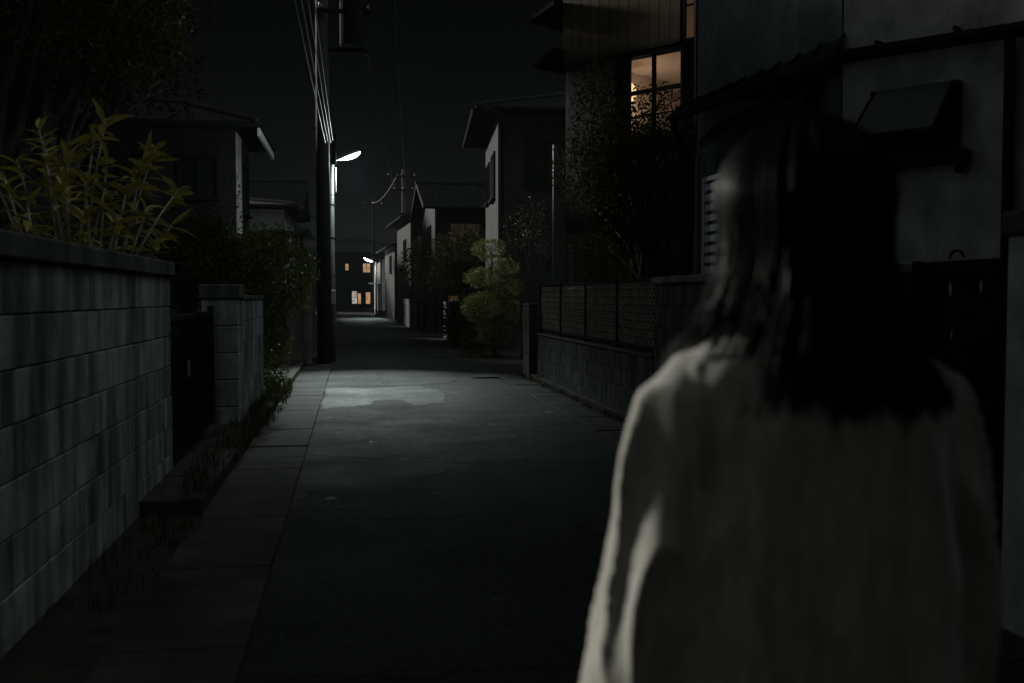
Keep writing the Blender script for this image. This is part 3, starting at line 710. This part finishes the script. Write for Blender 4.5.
wire('dark cable between the thin far pole and the farthest pole', (2.5,56.2,8.2), (1.6,85.8,9.4), .5, .015)
wire('dark cable from the utility pole to the two storey house', (.1,21.0,7.2), (4.2,25.6,5.9), .15, .01)

# ------------------------------------------------------------------ vegetation
def rdir():
    while True:
        v = Vector((rnd.uniform(-1,1), rnd.uniform(-1,1), rnd.uniform(-1,1)))
        if .05 < v.length < 1: return v.normalized()
def crown(clumps, n, L, W, seg=1, shell=.45):
    mb = MB(); tot = sum(c[1]*c[2]*c[3] for c in [(k[0],)+tuple(k[1]) for k in clumps])
    for c, r in clumps:
        cnt = int(n*r[0]*r[1]*r[2]/tot)
        for _ in range(cnt):
            d = rdir(); f = rnd.uniform(shell**3, 1)**(1/3)
            wob = 1+.35*noise.noise(Vector((d.x*2.3+c[0]*3, d.y*2.3+c[1]*3, d.z*2.3+c[2])))
            p = Vector(c)+Vector((d.x*r[0], d.y*r[1], d.z*r[2]))*f*wob
            ld = (d*.6+rdir()*.9+Vector((0,0,-.15)))
            mb.leaf(p, ld, rdir(), L*rnd.uniform(.6,1.3), W*rnd.uniform(.7,1.2), .2, .2, seg)
    return mb
def limb(mb, p0, p1, r0, r1, wob=.08, n=7):
    p0, p1 = Vector(p0), Vector(p1); pts = []
    L = (p1-p0).length
    for i in range(n):
        f = i/(n-1); off = Vector((noise.noise(p0*3+Vector((f*2,1,0))), noise.noise(p0*3+Vector((f*2,7,0))), 0))*wob*L*math.sin(math.pi*f)
        pts.append(p0.lerp(p1, f)+off)
    mb.tube(pts, [r0+(r1-r0)*i/(n-1) for i in range(n)], 7); return pts
def tree(name, label, base, trunk_h, r, clumps, n, L, W, leafm, barkm='bark', cat='tree', seg=1, group=None, shell=.45, fork=None):
    t = thing(name, label, cat, base, 0, group); b0 = Vector(base)
    tm = MB(); top = Vector(fork or (0,0,trunk_h))
    limb(tm, (0,0,-.05), top, r, r*.7, .06)
    for c, rr in clumps:
        e = Vector(c)-b0; pts = limb(tm, top-Vector((0,0,rnd.uniform(0,.25)*trunk_h)), e, r*.5, r*.12, .12)
        for _ in range(4):
            d = rdir(); limb(tm, pts[4], e+Vector((d.x*rr[0], d.y*rr[1], abs(d.z)*rr[2]))*.85, r*.16, r*.04, .12, 5)
    tm.build('trunk', M[barkm], t, smooth=True)
    cm = crown([((Vector(c)-b0)[:], rr) for c, rr in clumps], n, L, W, seg, shell)
    cm.build('crown', M[leafm], t); return t

# broad leaved shrub above the near wall: stems ending in leaf rosettes
t = thing('broadleaf_shrub', 'yellow green shrub with long leaves in rosettes, above the near block wall', 'shrub', (-2.0,6.2,0))
st = MB(); lv = MB(); b0 = Vector((-2.0,6.2,0))
def px2(px, py, d):
    u = (px-512)/1000; return Vector((d*(u*.9876+.157), d*(.9876-u*.157), 1.4-(py-297)/1000*d))
tips = [(-1.66, 7.25, 2.61), (-1.71, 7.16, 2.49), (-2.03, 7.01, 2.52), (-1.96, 6.89, 2.39), (-1.92, 6.78, 2.26), (-1.38, 7.51, 2.48), (-1.43, 7.42, 2.4), (-1.45, 7.32, 2.27), (-1.26, 7.69, 2.19), (-1.29, 7.6, 1.93), (-1.61, 7.04, 2.33), (-2.15, 6.72, 2.15), (-1.75, 6.56, 2.08), (-1.39, 7.21, 2.01), (-1.71, 6.85, 2.19), (-1.6, 6.94, 2.11), (-1.36, 7.41, 1.82), (-2.17, 7.03, 2.3), (-1.53, 7.23, 2.14), (-1.95, 6.49, 1.96), (-1.5, 6.82, 1.93), (-2.33, 6.85, 2.34), (-1.84, 6.98, 2.34), (-1.67, 6.64, 1.92)]
roots = [(-1.80,6.3,.3),(-1.75,6.75,.3),(-2.0,6.0,.3)]
for k, tp in enumerate(tips):
    tp = Vector(tp); rt_ = min((Vector(q) for q in roots), key=lambda q: (q-tp).xy.length)
    mid = rt_.lerp(tp, .5)+Vector(((rt_.x-tp.x)*.25+rnd.uniform(-.12,.12), (rt_.y-tp.y)*.25+rnd.uniform(-.12,.12), .12)); pts = []
    for i in range(9):
        f = i/8; pts.append(((rt_*(1-f)+mid*f)*(1-f)+(mid*(1-f)+tp*f)*f)-b0)
    st.tube(pts, [.020*(1-.72*i/8) for i in range(9)], 6)
    axis = ((pts[8]-pts[7]).normalized()+Vector((rnd.uniform(-.35,.35),rnd.uniform(-.35,.35),.1))).normalized()
    nl = rnd.randint(6,11)
    for i in range(nl):
        a = i*2.4+rnd.uniform(-.3,.3); h_ = i/nl
        rad = Vector((math.cos(a), math.sin(a), 0)); d = rad*(1-.5*h_)+axis*(.1+1.0*h_)+rdir()*.22
        lv.leaf(pts[8]-axis*(1-h_)*.16, d, axis, rnd.uniform(.08,.22), rnd.uniform(.032,.06), rnd.uniform(.1,.75), .22, 5)
    for i in range(13):
        f = rnd.uniform(.55,.95); p = ((rt_*(1-f)+mid*f)*(1-f)+(mid*(1-f)+tp*f)*f)-b0; a = rnd.uniform(0,6.28)
        lv.leaf(p, (math.cos(a),math.sin(a),rnd.uniform(-.1,.6)), (0,0,1), rnd.uniform(.10,.17), rnd.uniform(.034,.05), .35, .2, 3)
st.build('stem', M['bark_pale'], t, smooth=True); lv.build('leaves', M['leaf_olive'], t)

tree('garden_tree', 'dark spreading tree with bare limbs, top left behind the broad leaved shrub', (-3.4,10.2,0), 2.2, .13,
     [((-2.9,10.2,3.9),(.9,1.0,.6)),((-2.3,10.6,4.35),(.8,.9,.6)),((-3.5,10.0,4.6),(1.0,1.0,.7)),((-2.0,11.2,3.7),(.5,.6,.4)),((-4.1,10.3,4.0),(.9,.9,.7)),((-2.7,9.6,4.9),(.8,.8,.6))], 9000, .075, .034, 'leaf_dark', 'bark', shell=.2)
tree('garden_tree', 'tall black tree beside the left two storey house, its crown filled out to block the moon', (-5.2,19.4,0), 3.4, .2,  # added tree, its dense crown keeps moonlight off the fence and right houses
     [((-5.0,19.6,6.0),(1.5,1.7,1.2)),((-4.6,20.0,7.6),(1.6,1.8,1.3)),((-5.6,18.8,7.4),(1.6,1.7,1.3)),((-5.0,19.4,9.2),(1.5,1.8,1.3)),((-4.9,21.0,6.6),(1.2,1.2,1.1)),((-6.2,19.6,5.4),(1.2,1.3,.9)),((-4.5,22.2,7.4),(1.2,1.4,1.3)),((-4.2,21.8,9.0),(1.3,1.5,1.2))], 19000, .14, .075, 'leaf_dark', shell=.2)

# rounded hedge shrub by the left wall
def hedge(label, base, clumps, n, L, W, m_='leaf_hedge'):
    t = thing('hedge_shrub', label, 'shrub', base); b0 = Vector(base); sm = MB()
    for c, rr in clumps: limb(sm, (rnd.uniform(-.1,.1),rnd.uniform(-.1,.1),-.05), (Vector(c)-b0), .03, .012)
    sm.build('stem', M['bark'], t); crown([((Vector(c)-b0)[:], rr) for c, rr in clumps], n, L, W, 1, .5).build('leaves', M[m_], t); return t
hedge('dense rounded hedge shrub beside the left pavement, its edge lit by the street lamp', (-1.5,15.0,0),
      [((-1.30,15.1,1.75),(.76,.9,.66)),((-1.5,14.6,1.2),(.62,.7,.75)),((-1.30,14.3,.65),(.42,.6,.6)),((-1.9,14.6,1.9),(.6,.8,.5)),((-1.75,15.8,1.6),(.6,.8,.7))], 29000, .052, .032)
hedge('dark clipped hedge over the short pale block wall', (-2.0,12.2,0), [((-1.75,12.0,1.85),(.42,1.3,.48)),((-1.95,13.2,1.95),(.5,.7,.45)),((-2.1,11.4,1.7),(.5,.8,.45))], 7000, .06, .032, 'leaf_dark')
hedge('small dark bush hiding the foot of the left two storey house', (-3.5,20.5,0), [((-3.3,20.4,1.5),(1.0,1.4,1.2)),((-4.6,20.0,1.7),(1.2,1.2,1.3)),((-3.0,22.0,2.4),(.5,.6,1.2)),((-2.6,22.9,3.2),(.25,.3,.9))], 8000, .085, .045, 'leaf_dark')

# cloud pruned tree
tree('cloud_pruned_tree', 'cloud pruned tree with clipped yellow green pads across the side street', (3.25,23.1,0), .9, .07,
     [((3.1,22.8,2.5),(.40,.42,.24)),((3.5,23.0,2.1),(.34,.4,.2)),((2.95,22.9,1.85),(.42,.42,.24)),((3.45,22.7,1.6),(.42,.4,.25)),((2.95,22.8,1.15),(.50,.45,.36)),((3.5,22.9,1.0),(.45,.45,.35)),((3.2,22.6,.6),(.42,.4,.35))], 26000, .034, .018, 'leaf_yellow', shell=.75)
tree('bare_tree', 'sparse spindly young tree between the cloud pruned tree and the lit pillar', (3.75,22.2,0), 1.4, .035,
     [((3.6,22.2,2.9),(.4,.4,.5)),((4.0,22.3,3.2),(.45,.4,.5)),((3.4,22.0,2.4),(.35,.3,.35)),((4.2,22.0,2.5),(.4,.4,.4))], 420, .05, .022, 'leaf_hedge', 'bark', shell=.2)
tree('garden_tree', 'dark leafy tree behind the lattice fence, its leaves crossing the lit window', (3.75,12.6,0), 1.9, .085,
     [((3.75,13.0,2.75),(.75,1.1,.55)),((3.85,12.6,3.2),(.7,.9,.5)),((4.12,13.2,3.80),(.62,.6,.46)),((3.7,13.8,3.3),(.6,.8,.7)),((4.30,12.4,2.6),(.7,.8,.5)),((3.6,14.4,3.9),(.45,.6,.75)),((3.5,12.2,2.35),(.5,.7,.35)),((3.45,15.3,3.3),(.4,.55,.6)),((3.55,13.7,2.1),(.45,.8,.4)),((4.55,12.9,3.3),(.4,.5,.6)),((3.5,14.2,4.5),(.3,.4,.4))], 20000, .058, .032, 'leaf_dark', shell=.25)
tree('garden_tree', 'slender dark tree behind the lattice fence, next to the leafy one', (4.1,11.6,0), 2.0, .06,
     [((4.1,11.5,2.6),(.5,.6,.5)),((3.9,10.9,2.3),(.45,.6,.4)),((4.3,11.6,3.1),(.5,.5,.4))], 2600, .07, .04, 'leaf_dark', shell=.25)
tree('garden_tree', 'black leafy tree on the right, past the cloud pruned tree', (3.9,34.5,0), 1.6, .12, [((3.7,34.4,2.9),(1.1,1.2,.9)),((4.4,35,2.4),(1.1,1.2,.9)),((3.3,34.6,2.1),(.8,1,.7))], 6500, .11, .06, 'leaf_dark', shell=.4)
tree('garden_tree', 'black distant tree overhanging the right of the road before the thin pole', (3.4,46,0), 1.6, .12, [((3.2,46,2.9),(1.0,1.3,1.0)),((3.8,47,3.4),(1.2,1.2,1))], 3500, .13, .07, 'leaf_dark', shell=.4)
hedge('scrubby dark bush at the corner of the side street, right of the road', (3.1,27.6,0), [((3.0,27.4,.6),(.45,.9,.6)),((2.9,29,.7),(.4,1.0,.6)),((3.0,24.6,.35),(.4,.7,.35))], 4200, .08, .045, 'leaf_dark')
hedge('low dark planting behind the lattice fence', (3.8,14.5,0), [((3.7,15.2,1.0),(.35,1.2,.8)),((3.8,13.0,.9),(.35,1.2,.8)),((3.75,11,.9),(.3,1.0,.8))], 4200, .07, .04, 'leaf_dark')

# garden stakes / thin posts behind the fence
def stake(label, x, y, h, r, mt): tag(MB().tube([(0,0,-.05),(0,0,h)], r, 8).build('garden_stake', M[mt], loc=(x,y,0)), label, 'stake', 'thin posts behind the lattice fence')
stake('thin dark tall pole rising behind the far end of the lattice fence', 3.42, 16.9, 4.0, .03, 'metal_grey')
stake('short lit wooden post behind the far lattice panel', 3.48, 15.8, 2.25, .035, 'pillar')

# grass tufts and moss along both gutters
gm = MB()
def tuft(x, y, z, n_, hh):
    for _ in range(n_):
        a = rnd.uniform(0,6.28); gm.leaf((x+rnd.uniform(-.06,.06), y+rnd.uniform(-.08,.08), z-.01), (math.cos(a)*.55,math.sin(a)*.55,1), (math.cos(a),math.sin(a),-.3), hh*rnd.uniform(.4,1.0), .008, .5, .1, 3)
for _ in range(150):
    y = rnd.uniform(4.5,16); tuft(-1.06+rnd.uniform(-.13,.13) if y > 6.6 else -1.15+rnd.uniform(-.18,.2), y, .10 if y > 6.6 else .0, rnd.randint(6,14), rnd.uniform(.05,.16))
for _ in range(60): tuft(-1.12+rnd.uniform(-.1,.25), rnd.uniform(10.8,15), .05, 12, rnd.uniform(.10,.24))
for _ in range(150): tuft(2.93+rnd.uniform(-.06,.1), rnd.uniform(6,17.2), .03, rnd.randint(6,12), rnd.uniform(.03,.11))
for _ in range(50): tuft(rnd.uniform(2.5,3.4), rnd.uniform(22.3,23.6), 0, 10, rnd.uniform(.06,.18))
for _ in range(30): tuft(-.85+rnd.uniform(-.2,.25), rnd.uniform(21.3,22.3), 0, 10, rnd.uniform(.06,.16))
tag(gm.build('grass', M['grass']), 'short weeds growing along the gutters and kerbs', 'weeds', kind='stuff')

# ------------------------------------------------------------------ the woman
WX, WY = .517, 1.10
wom = thing('person', 'woman seen from behind with long dark hair and a loose pale cardigan, in the foreground', 'person', (WX,WY,0), R(2))
def remesh(mb, voxel, smooth_it=2, fac=.5):
    me = mb.mesh('tmp', []); bm = bmesh.new(); bm.from_mesh(me); bmesh.ops.recalc_face_normals(bm, faces=bm.faces); bm.to_mesh(me); bm.free()
    o = bpy.data.objects.new('tmp', me); col.objects.link(o)
    r_ = o.modifiers.new('r', 'REMESH'); r_.mode = 'VOXEL'; r_.voxel_size = voxel
    s_ = o.modifiers.new('s', 'SMOOTH'); s_.iterations = smooth_it; s_.factor = fac
    dg = bpy.context.evaluated_depsgraph_get(); dg.update()
    out = bpy.data.meshes.new_from_object(o.evaluated_get(dg), depsgraph=dg)
    bpy.data.objects.remove(o); out.polygons.foreach_set('use_smooth', [True]*len(out.polygons)); return out
def oval(cx, cy, z, hx, hy, n=28, p=2.2):
    r = []
    for k in range(n):
        a = 2*math.pi*k/n; c_, s_ = math.cos(a), math.sin(a)
        r.append(Vector((cx+hx*math.copysign(abs(c_)**(2/p), c_), cy+hy*math.copysign(abs(s_)**(2/p), s_), z)))
    return r
body = MB()
body.loft([oval(0,.0,z,hx,hy) for z,hx,hy in [(.76,.14,.09),(.82,.165,.115),(.90,.16,.11),(1.0,.125,.09),(1.08,.12,.088),(1.18,.14,.10),(1.25,.14,.090),(1.30,.12,.068),(1.335,.075,.05)]])
body.tube([(0,.0,1.30),(0,.005,1.36),(0,.015,1.42)], [.062,.050,.052], 16)
# head: skull, jaw, nose, lips, ears
HC = Vector((0,.02,1.485))
body.ell(HC+Vector((0,-.012,.025)), (.072,.090,.083), 20, 14)
body.loft([oval(0,HC.y+.030+yo,HC.z+z,hx,hy,20,2.1) for z,hx,hy,yo in [(-.105,.022,.020,.036),(-.095,.036,.036,.022),(-.07,.052,.052,.008),(-.04,.060,.062,0),(0,.066,.066,-.004),(.05,.064,.060,-.006)]])
body.loft([oval(0,HC.y+yo,HC.z+z,hx,hy,10) for z,hx,hy,yo in [(.012,.006,.008,.088),(-.01,.008,.010,.094),(-.03,.011,.013,.099),(-.038,.014,.012,.096),(-.046,.010,.008,.090)]])
body.ell(HC+Vector((0,.086,-.064)), (.022,.011,.006), 10, 6); body.ell(HC+Vector((0,.085,-.074)), (.018,.011,.007), 10, 6)
for sx in (-1, 1):
    body.ell(HC+Vector((sx*.073,-.005,-.012)), (.008,.018,.030), 10, 8, rot=Matrix.Rotation(R(12), 3, 'X'))
    body.ell(HC+Vector((sx*.030,.078,.004)), (.014,.011,.010), 12, 8)
    body.ell(HC+Vector((sx*.030,.080,.022)), (.020,.010,.006), 10, 6)
    sh_, el, wr = Vector((sx*.135,-.008,1.275)), Vector((sx*.170,-.01,1.06)), Vector((sx*.184,.07,.845))
    body.tube([sh_-Vector((sx*.04,0,.01)), sh_, sh_.lerp(el,.4), el, el.lerp(wr,.35), wr], [.045,.046,.041,.034,.034,.023], 14)
    # hand: palm, four fingers, thumb; slightly curled
    hd = (wr-el).normalized(); pa = wr+hd*.03; fw = Vector((0,1,0)); fwd = (fw-hd*fw.dot(hd)).normalized(); inn = Vector((-sx,0,0)); inn = (inn-hd*inn.dot(hd)-fwd*inn.dot(fwd)).normalized()
    body.tube([wr-hd*.01, wr+hd*.02, wr+hd*.055, wr+hd*.085], [.022,.031,.036,.032], 14, flat=.45 if abs(hd.x) < 2 else 1)
    for k, (off, ln_) in enumerate([(.026,.066),(.009,.074),(-.008,.069),(-.025,.054)]):
        p0 = wr+hd*.075+fwd*off; p1 = wr+hd*(.085+ln_*.42)+fwd*off*1.08+inn*.006; p2 = p1+(hd*.85+inn*.5).normalized()*ln_*.33; p3 = p2+(hd*.5+inn*.85).normalized()*ln_*.28
        body.tube([p0,p1,p2,p3], [.0088,.0085,.0078,.0062], 8)
    q0 = wr+hd*.025+fwd*.022; q1 = q0+(hd*.6+fwd*.75+inn*.2).normalized()*.036; q2 = q1+(hd*.85+fwd*.35+inn*.3).normalized()*.026
    body.tube([q0,q1,q2], [.012,.0098,.0075], 8)
    hp, kn, an = Vector((sx*.085,0,.82)), Vector((sx*.085,.012,.46)), Vector((sx*.085,-.02,.085))
    body.tube([hp, hp.lerp(kn,.5), kn, kn.lerp(an,.35), an], [.082,.070,.052,.052,.034], 16)
    body.tube([(sx*.085,-.05,.04),(sx*.088,.02,.045),(sx*.092,.11,.028),(sx*.094,.15,.024)], [.03,.034,.030,.018], 12)
bme = remesh(body, .0052, 3, .5)
for mt in ('skin','lip','eye_white','iris'): bme.materials.append(M[mt])
for p in bme.polygons:
    c = p.center; i = 0
    for sx in (-1, 1):
        e = HC+Vector((sx*.030,.088,.004))
        dx, dz = (c.x-e.x), (c.z-e.z)
        if c.y > HC.y+.07 and (dx/.012)**2+(dz/.006)**2 < 1: i = 3 if dx*dx+dz*dz < .0055**2 else 2
    if c.y > HC.y+.08 and (c.x/.021)**2+((c.z-HC.z+.069)/.011)**2 < 1: i = 1
    p.material_index = i
bo = bpy.data.objects.new('body', bme); col.objects.link(bo); bo.parent = wom

# cardigan: torso and wide sleeves grown together, then folded
cg = MB()
cg.loft([oval(0,cy,z,hx,hy,36,2.3) for z,hx,hy,cy in [(.72,.195,.140,0),(.78,.196,.142,0),(.9,.190,.138,0),(1.05,.178,.130,-.003),(1.18,.172,.124,-.006),(1.26,.168,.118,-.01),(1.312,.156,.104,-.012),(1.341,.130,.086,-.010),(1.355,.098,.074,-.004),(1.366,.074,.066,.002),(1.380,.064,.060,.006)]])
for sx in (-1, 1):
    P = [Vector(p) for p in [(sx*.110,-.008,1.308),(sx*.142,-.010,1.274),(sx*.160,-.010,1.18),(sx*.172,-.008,1.06),(sx*.181,.012,.95),(sx*.186,.05,.86),(sx*.186,.075,.80)]]
    cg.tube(P, [.048,.060,.060,.064,.070,.078,.080], 24)
cme = remesh(cg, .0062, 6, .5)
cme.update()
def fold(p):
    s_ = abs(p.x) > .15
    q = Vector((p.x*13, p.y*13, p.z*3.0+p.y*4))
    f = noise.noise(q+Vector((3,1,7)))
    r_ = (1-abs(noise.noise(q*(1.35 if s_ else 1.0)+Vector((9,4,2)))))**4
    lowz = max(0, min(1, (1.36-p.z)/.14))
    g_ = .010*f+(.019 if s_ else .012)*(r_-.3)
    if s_: # sleeve: long slanting pull folds from the shoulder
        g_ += .0055*math.sin((p.y*.9+abs(p.x)*.55)*70+p.z*9+2*noise.noise(p*4))*max(0,min(1,(1.33-p.z)/.2))
    return g_*lowz*max(.45, min(1, (p.z-.78)/.35))
co_ = [v.co+v.normal*fold(v.co) for v in cme.vertices]
for v, c in zip(cme.vertices, co_): v.co = c
cme.materials.append(M['knit'])
# rib at hem and collar
co = bpy.data.objects.new('cardigan', cme); col.objects.link(co); co.parent = wom
cb = MB()
for (z, hx, hy, cy, r_) in [(1.372,.066,.062,.004,.011),(1.360,.078,.068,.002,.011)]:
    ring = oval(0,cy,z,hx,hy,32); cb.tube(ring+[ring[0]], r_, 8)
cb.build('collar', M['knit'], co, smooth=True)
# trousers and shoes
tr_ = MB()
for sx in (-1, 1): tr_.loft([oval(sx*.092,cy,z,hx,hy,22) for z,hx,hy,cy in [(.84,.094,.115,0),(.78,.092,.110,0),(.6,.085,.092,.005),(.46,.078,.080,.01),(.3,.076,.076,0),(.11,.074,.078,-.01)]])
tr_.build('trousers', M['denim'], wom, smooth=True, fix=True)
for sx in (-1, 1):
    s_ = MB(); s_.loft([oval(sx*.09,.045,z,hx,hy,20,2.4) for z,hx,hy in [(0,.044,.130),(.02,.046,.133),(.04,.044,.128),(.065,.036,.090)]]); s_.build('shoe', M['shoe'], wom, smooth=True, fix=True)

# hair: scalp cap and many fine locks falling from the crown
hr = MB(); TOP = Vector((0,-.005,1.592))
skull = Vector((0,.002,1.505)); SR = Vector((.082,.106,.098))
capr = []
for j in range(13):
    th = R(4)+R(98)*j/12; capr.append([skull+Vector((SR.x*.97*math.sin(th)*math.sin(a), SR.y*.97*math.sin(th)*math.cos(a)*(1 if math.cos(a) < .35 or th < R(52) else .80), SR.z*.97*math.cos(th))) for a in [2*math.pi*k/40 for k in range(40)]])
capr = [[p for p in r] for r in capr]
hr.loft(capr)
def lockpath(phi, zend, lift, flare, n_=15):
    """phi 0 = forward, measured clockwise from above; falls over the skull then straight down"""
    pts = []; s_, c_ = math.sin(phi), math.cos(phi)
    for i in range(7):
        th = R(5)+R(85)*i/6
        pts.append(skull+Vector((s_*SR.x*math.sin(th), c_*SR.y*math.sin(th), SR.z*math.cos(th)))*1+Vector((s_,c_,.6))*lift*(.5+.5*i/6))
    e = pts[-1]; m_ = n_-7
    for i in range(1, m_+1):
        f = i/m_; z = e.z+(zend-e.z)*f
        out = flare*f*f; inw = -.012*math.sin(math.pi*f)
        pts.append(Vector((e.x+s_*(out+inw), e.y+c_*(out*.5+inw*.7), z)))
    return pts
for i in range(3600):
    u = rnd.random(); sd = rnd.choice((-1,1))
    ph = R(52)+u*R(128)                     # 52 temple .. 180 nape
    pd = math.degrees(ph)
    if pd < 92: ze = rnd.gauss(1.355,.020); fl = rnd.uniform(.006,.022)
    elif pd < 122: ze = rnd.gauss(1.365,.010); fl = rnd.uniform(.0,.012)
    else: ze = rnd.gauss(1.288,.009)+.024*noise.noise(Vector((pd*.11*sd,0,3))); fl = rnd.uniform(.035,.060)*(1.0 if pd < 165 else .8)+(.026 if sd > 0 and pd < 160 else 0)
    pts = lockpath(ph*sd, ze, rnd.uniform(-.006,.011), fl)
    wv = rnd.uniform(0,6.28); k_ = len(pts)
    pts = [p+Vector((math.sin(wv+j*.5), math.cos(wv*1.7+j*.45), 0))*.0026*min(1,j/6) for j, p in enumerate(pts)]
    wd = rnd.choice((.0012,.0018,.0026,.0038))*rnd.uniform(.8,1.2)
    hr.tube(pts, [wd*(.6 if j == 0 else 1)*(1 if j < k_-4 else (k_-j)/4.6) for j in range(k_)], 4)
for i in range(220):   # loose fine strands
    ph = R(rnd.uniform(55,180))*rnd.choice((-1,1)); pts = lockpath(ph, rnd.uniform(1.265,1.34), rnd.uniform(.008,.016), rnd.uniform(.01,.08))
    hr.tube(pts, [.0012]*(len(pts)-1)+[.0004], 4)
hr.build('hair', M['hair'], wom, smooth=True)

# ------------------------------------------------------------------ night air
m = bpy.data.materials.new('night_air'); m.use_nodes = True; nt = m.node_tree; nt.nodes.remove(nt.nodes['Principled BSDF'])
pv = nt.nodes.new('ShaderNodeVolumePrincipled'); pv.inputs['Color'].default_value = (.85,.93,1,1); pv.inputs['Density'].default_value = .0005; pv.inputs['Anisotropy'].default_value = -.5
nt.links.new(pv.outputs[0], nt.nodes['Material Output'].inputs['Volume'])
tag(MB().box(-95,95,-35,195,-1,14).build('haze', m), kind='stuff')
# ------------------------------------------------------------------ light, sky, camera
w = bpy.data.worlds.new('World'); scene.world = w; w.use_nodes = True; nt = w.node_tree
for n_ in list(nt.nodes): nt.nodes.remove(n_)
out = nt.nodes.new('ShaderNodeOutputWorld')
SUN_EL, SUN_AZ = R(14), R(-44)          # azimuth from +Y towards +X: moonlight from the left
sky = nt.nodes.new('ShaderNodeTexSky'); sky.sky_type = 'NISHITA'; sky.sun_disc = False; sky.sun_elevation = SUN_EL; sky.sun_rotation = SUN_AZ
bg = nt.nodes.new('ShaderNodeBackground'); bg.inputs['Strength'].default_value = .00015
nt.links.new(mixc(nt, .75, sky.outputs[0], (2.0,2.5,3.1), 'MIX'), bg.inputs[0])
# glow lobes added to the sky, brightening the left wall and right house
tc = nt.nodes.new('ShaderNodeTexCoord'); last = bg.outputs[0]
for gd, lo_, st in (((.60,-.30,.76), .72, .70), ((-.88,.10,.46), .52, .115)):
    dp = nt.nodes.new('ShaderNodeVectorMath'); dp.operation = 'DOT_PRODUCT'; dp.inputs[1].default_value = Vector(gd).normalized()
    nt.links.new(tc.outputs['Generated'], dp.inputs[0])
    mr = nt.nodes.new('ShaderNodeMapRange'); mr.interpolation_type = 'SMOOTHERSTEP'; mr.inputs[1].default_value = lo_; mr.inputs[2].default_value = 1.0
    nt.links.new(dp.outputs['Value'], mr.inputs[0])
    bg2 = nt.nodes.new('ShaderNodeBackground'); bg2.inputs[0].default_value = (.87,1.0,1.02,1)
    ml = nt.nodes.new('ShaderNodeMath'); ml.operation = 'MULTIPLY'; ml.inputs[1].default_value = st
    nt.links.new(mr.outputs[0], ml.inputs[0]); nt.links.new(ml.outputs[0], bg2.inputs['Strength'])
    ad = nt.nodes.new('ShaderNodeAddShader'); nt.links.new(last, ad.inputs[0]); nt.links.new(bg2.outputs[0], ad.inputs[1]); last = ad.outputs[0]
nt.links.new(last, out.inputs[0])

S = bpy.data.lights.new('moon', 'SUN'); S.energy = 4.2; S.angle = R(7); S.color = (1.0,.98,.90)
so = bpy.data.objects.new('moon', S); col.objects.link(so)
sd = Vector((math.sin(SUN_AZ)*math.cos(SUN_EL), math.cos(SUN_AZ)*math.cos(SUN_EL), math.sin(SUN_EL)))
so.rotation_euler = sd.to_track_quat('Z', 'Y').to_euler(); so.location = (-20,0,20)
# the bulb in the lit room
L = bpy.data.lights.new('room_light', 'POINT'); L.energy = 28; L.color = (1.0,.69,.49); L.shadow_soft_size = .15
lo = bpy.data.objects.new('room_light', L); col.objects.link(lo); lo.location = lw+Vector((0,0,-.32))

cam = bpy.data.cameras.new('camera'); co = bpy.data.objects.new('camera', cam); col.objects.link(co)
cam.sensor_width = 36; cam.lens = 35.16; cam.clip_end = 1000; cam.clip_start = .05
co.location = (0,0,1.4); co.rotation_euler = (R(90-2.55),0,R(-9.03))
cam.dof.use_dof = True; cam.dof.focus_distance = 19; cam.dof.aperture_fstop = 3.2
scene.camera = co

vs_ = scene.view_settings; vs_.view_transform = 'Standard'; vs_.look = 'None'; vs_.exposure = 0; vs_.gamma = 1
cy = scene.cycles
cy.use_denoising = True; cy.max_bounces = 6; cy.diffuse_bounces = 3; cy.transparent_max_bounces = 8; cy.sample_clamp_indirect = 4
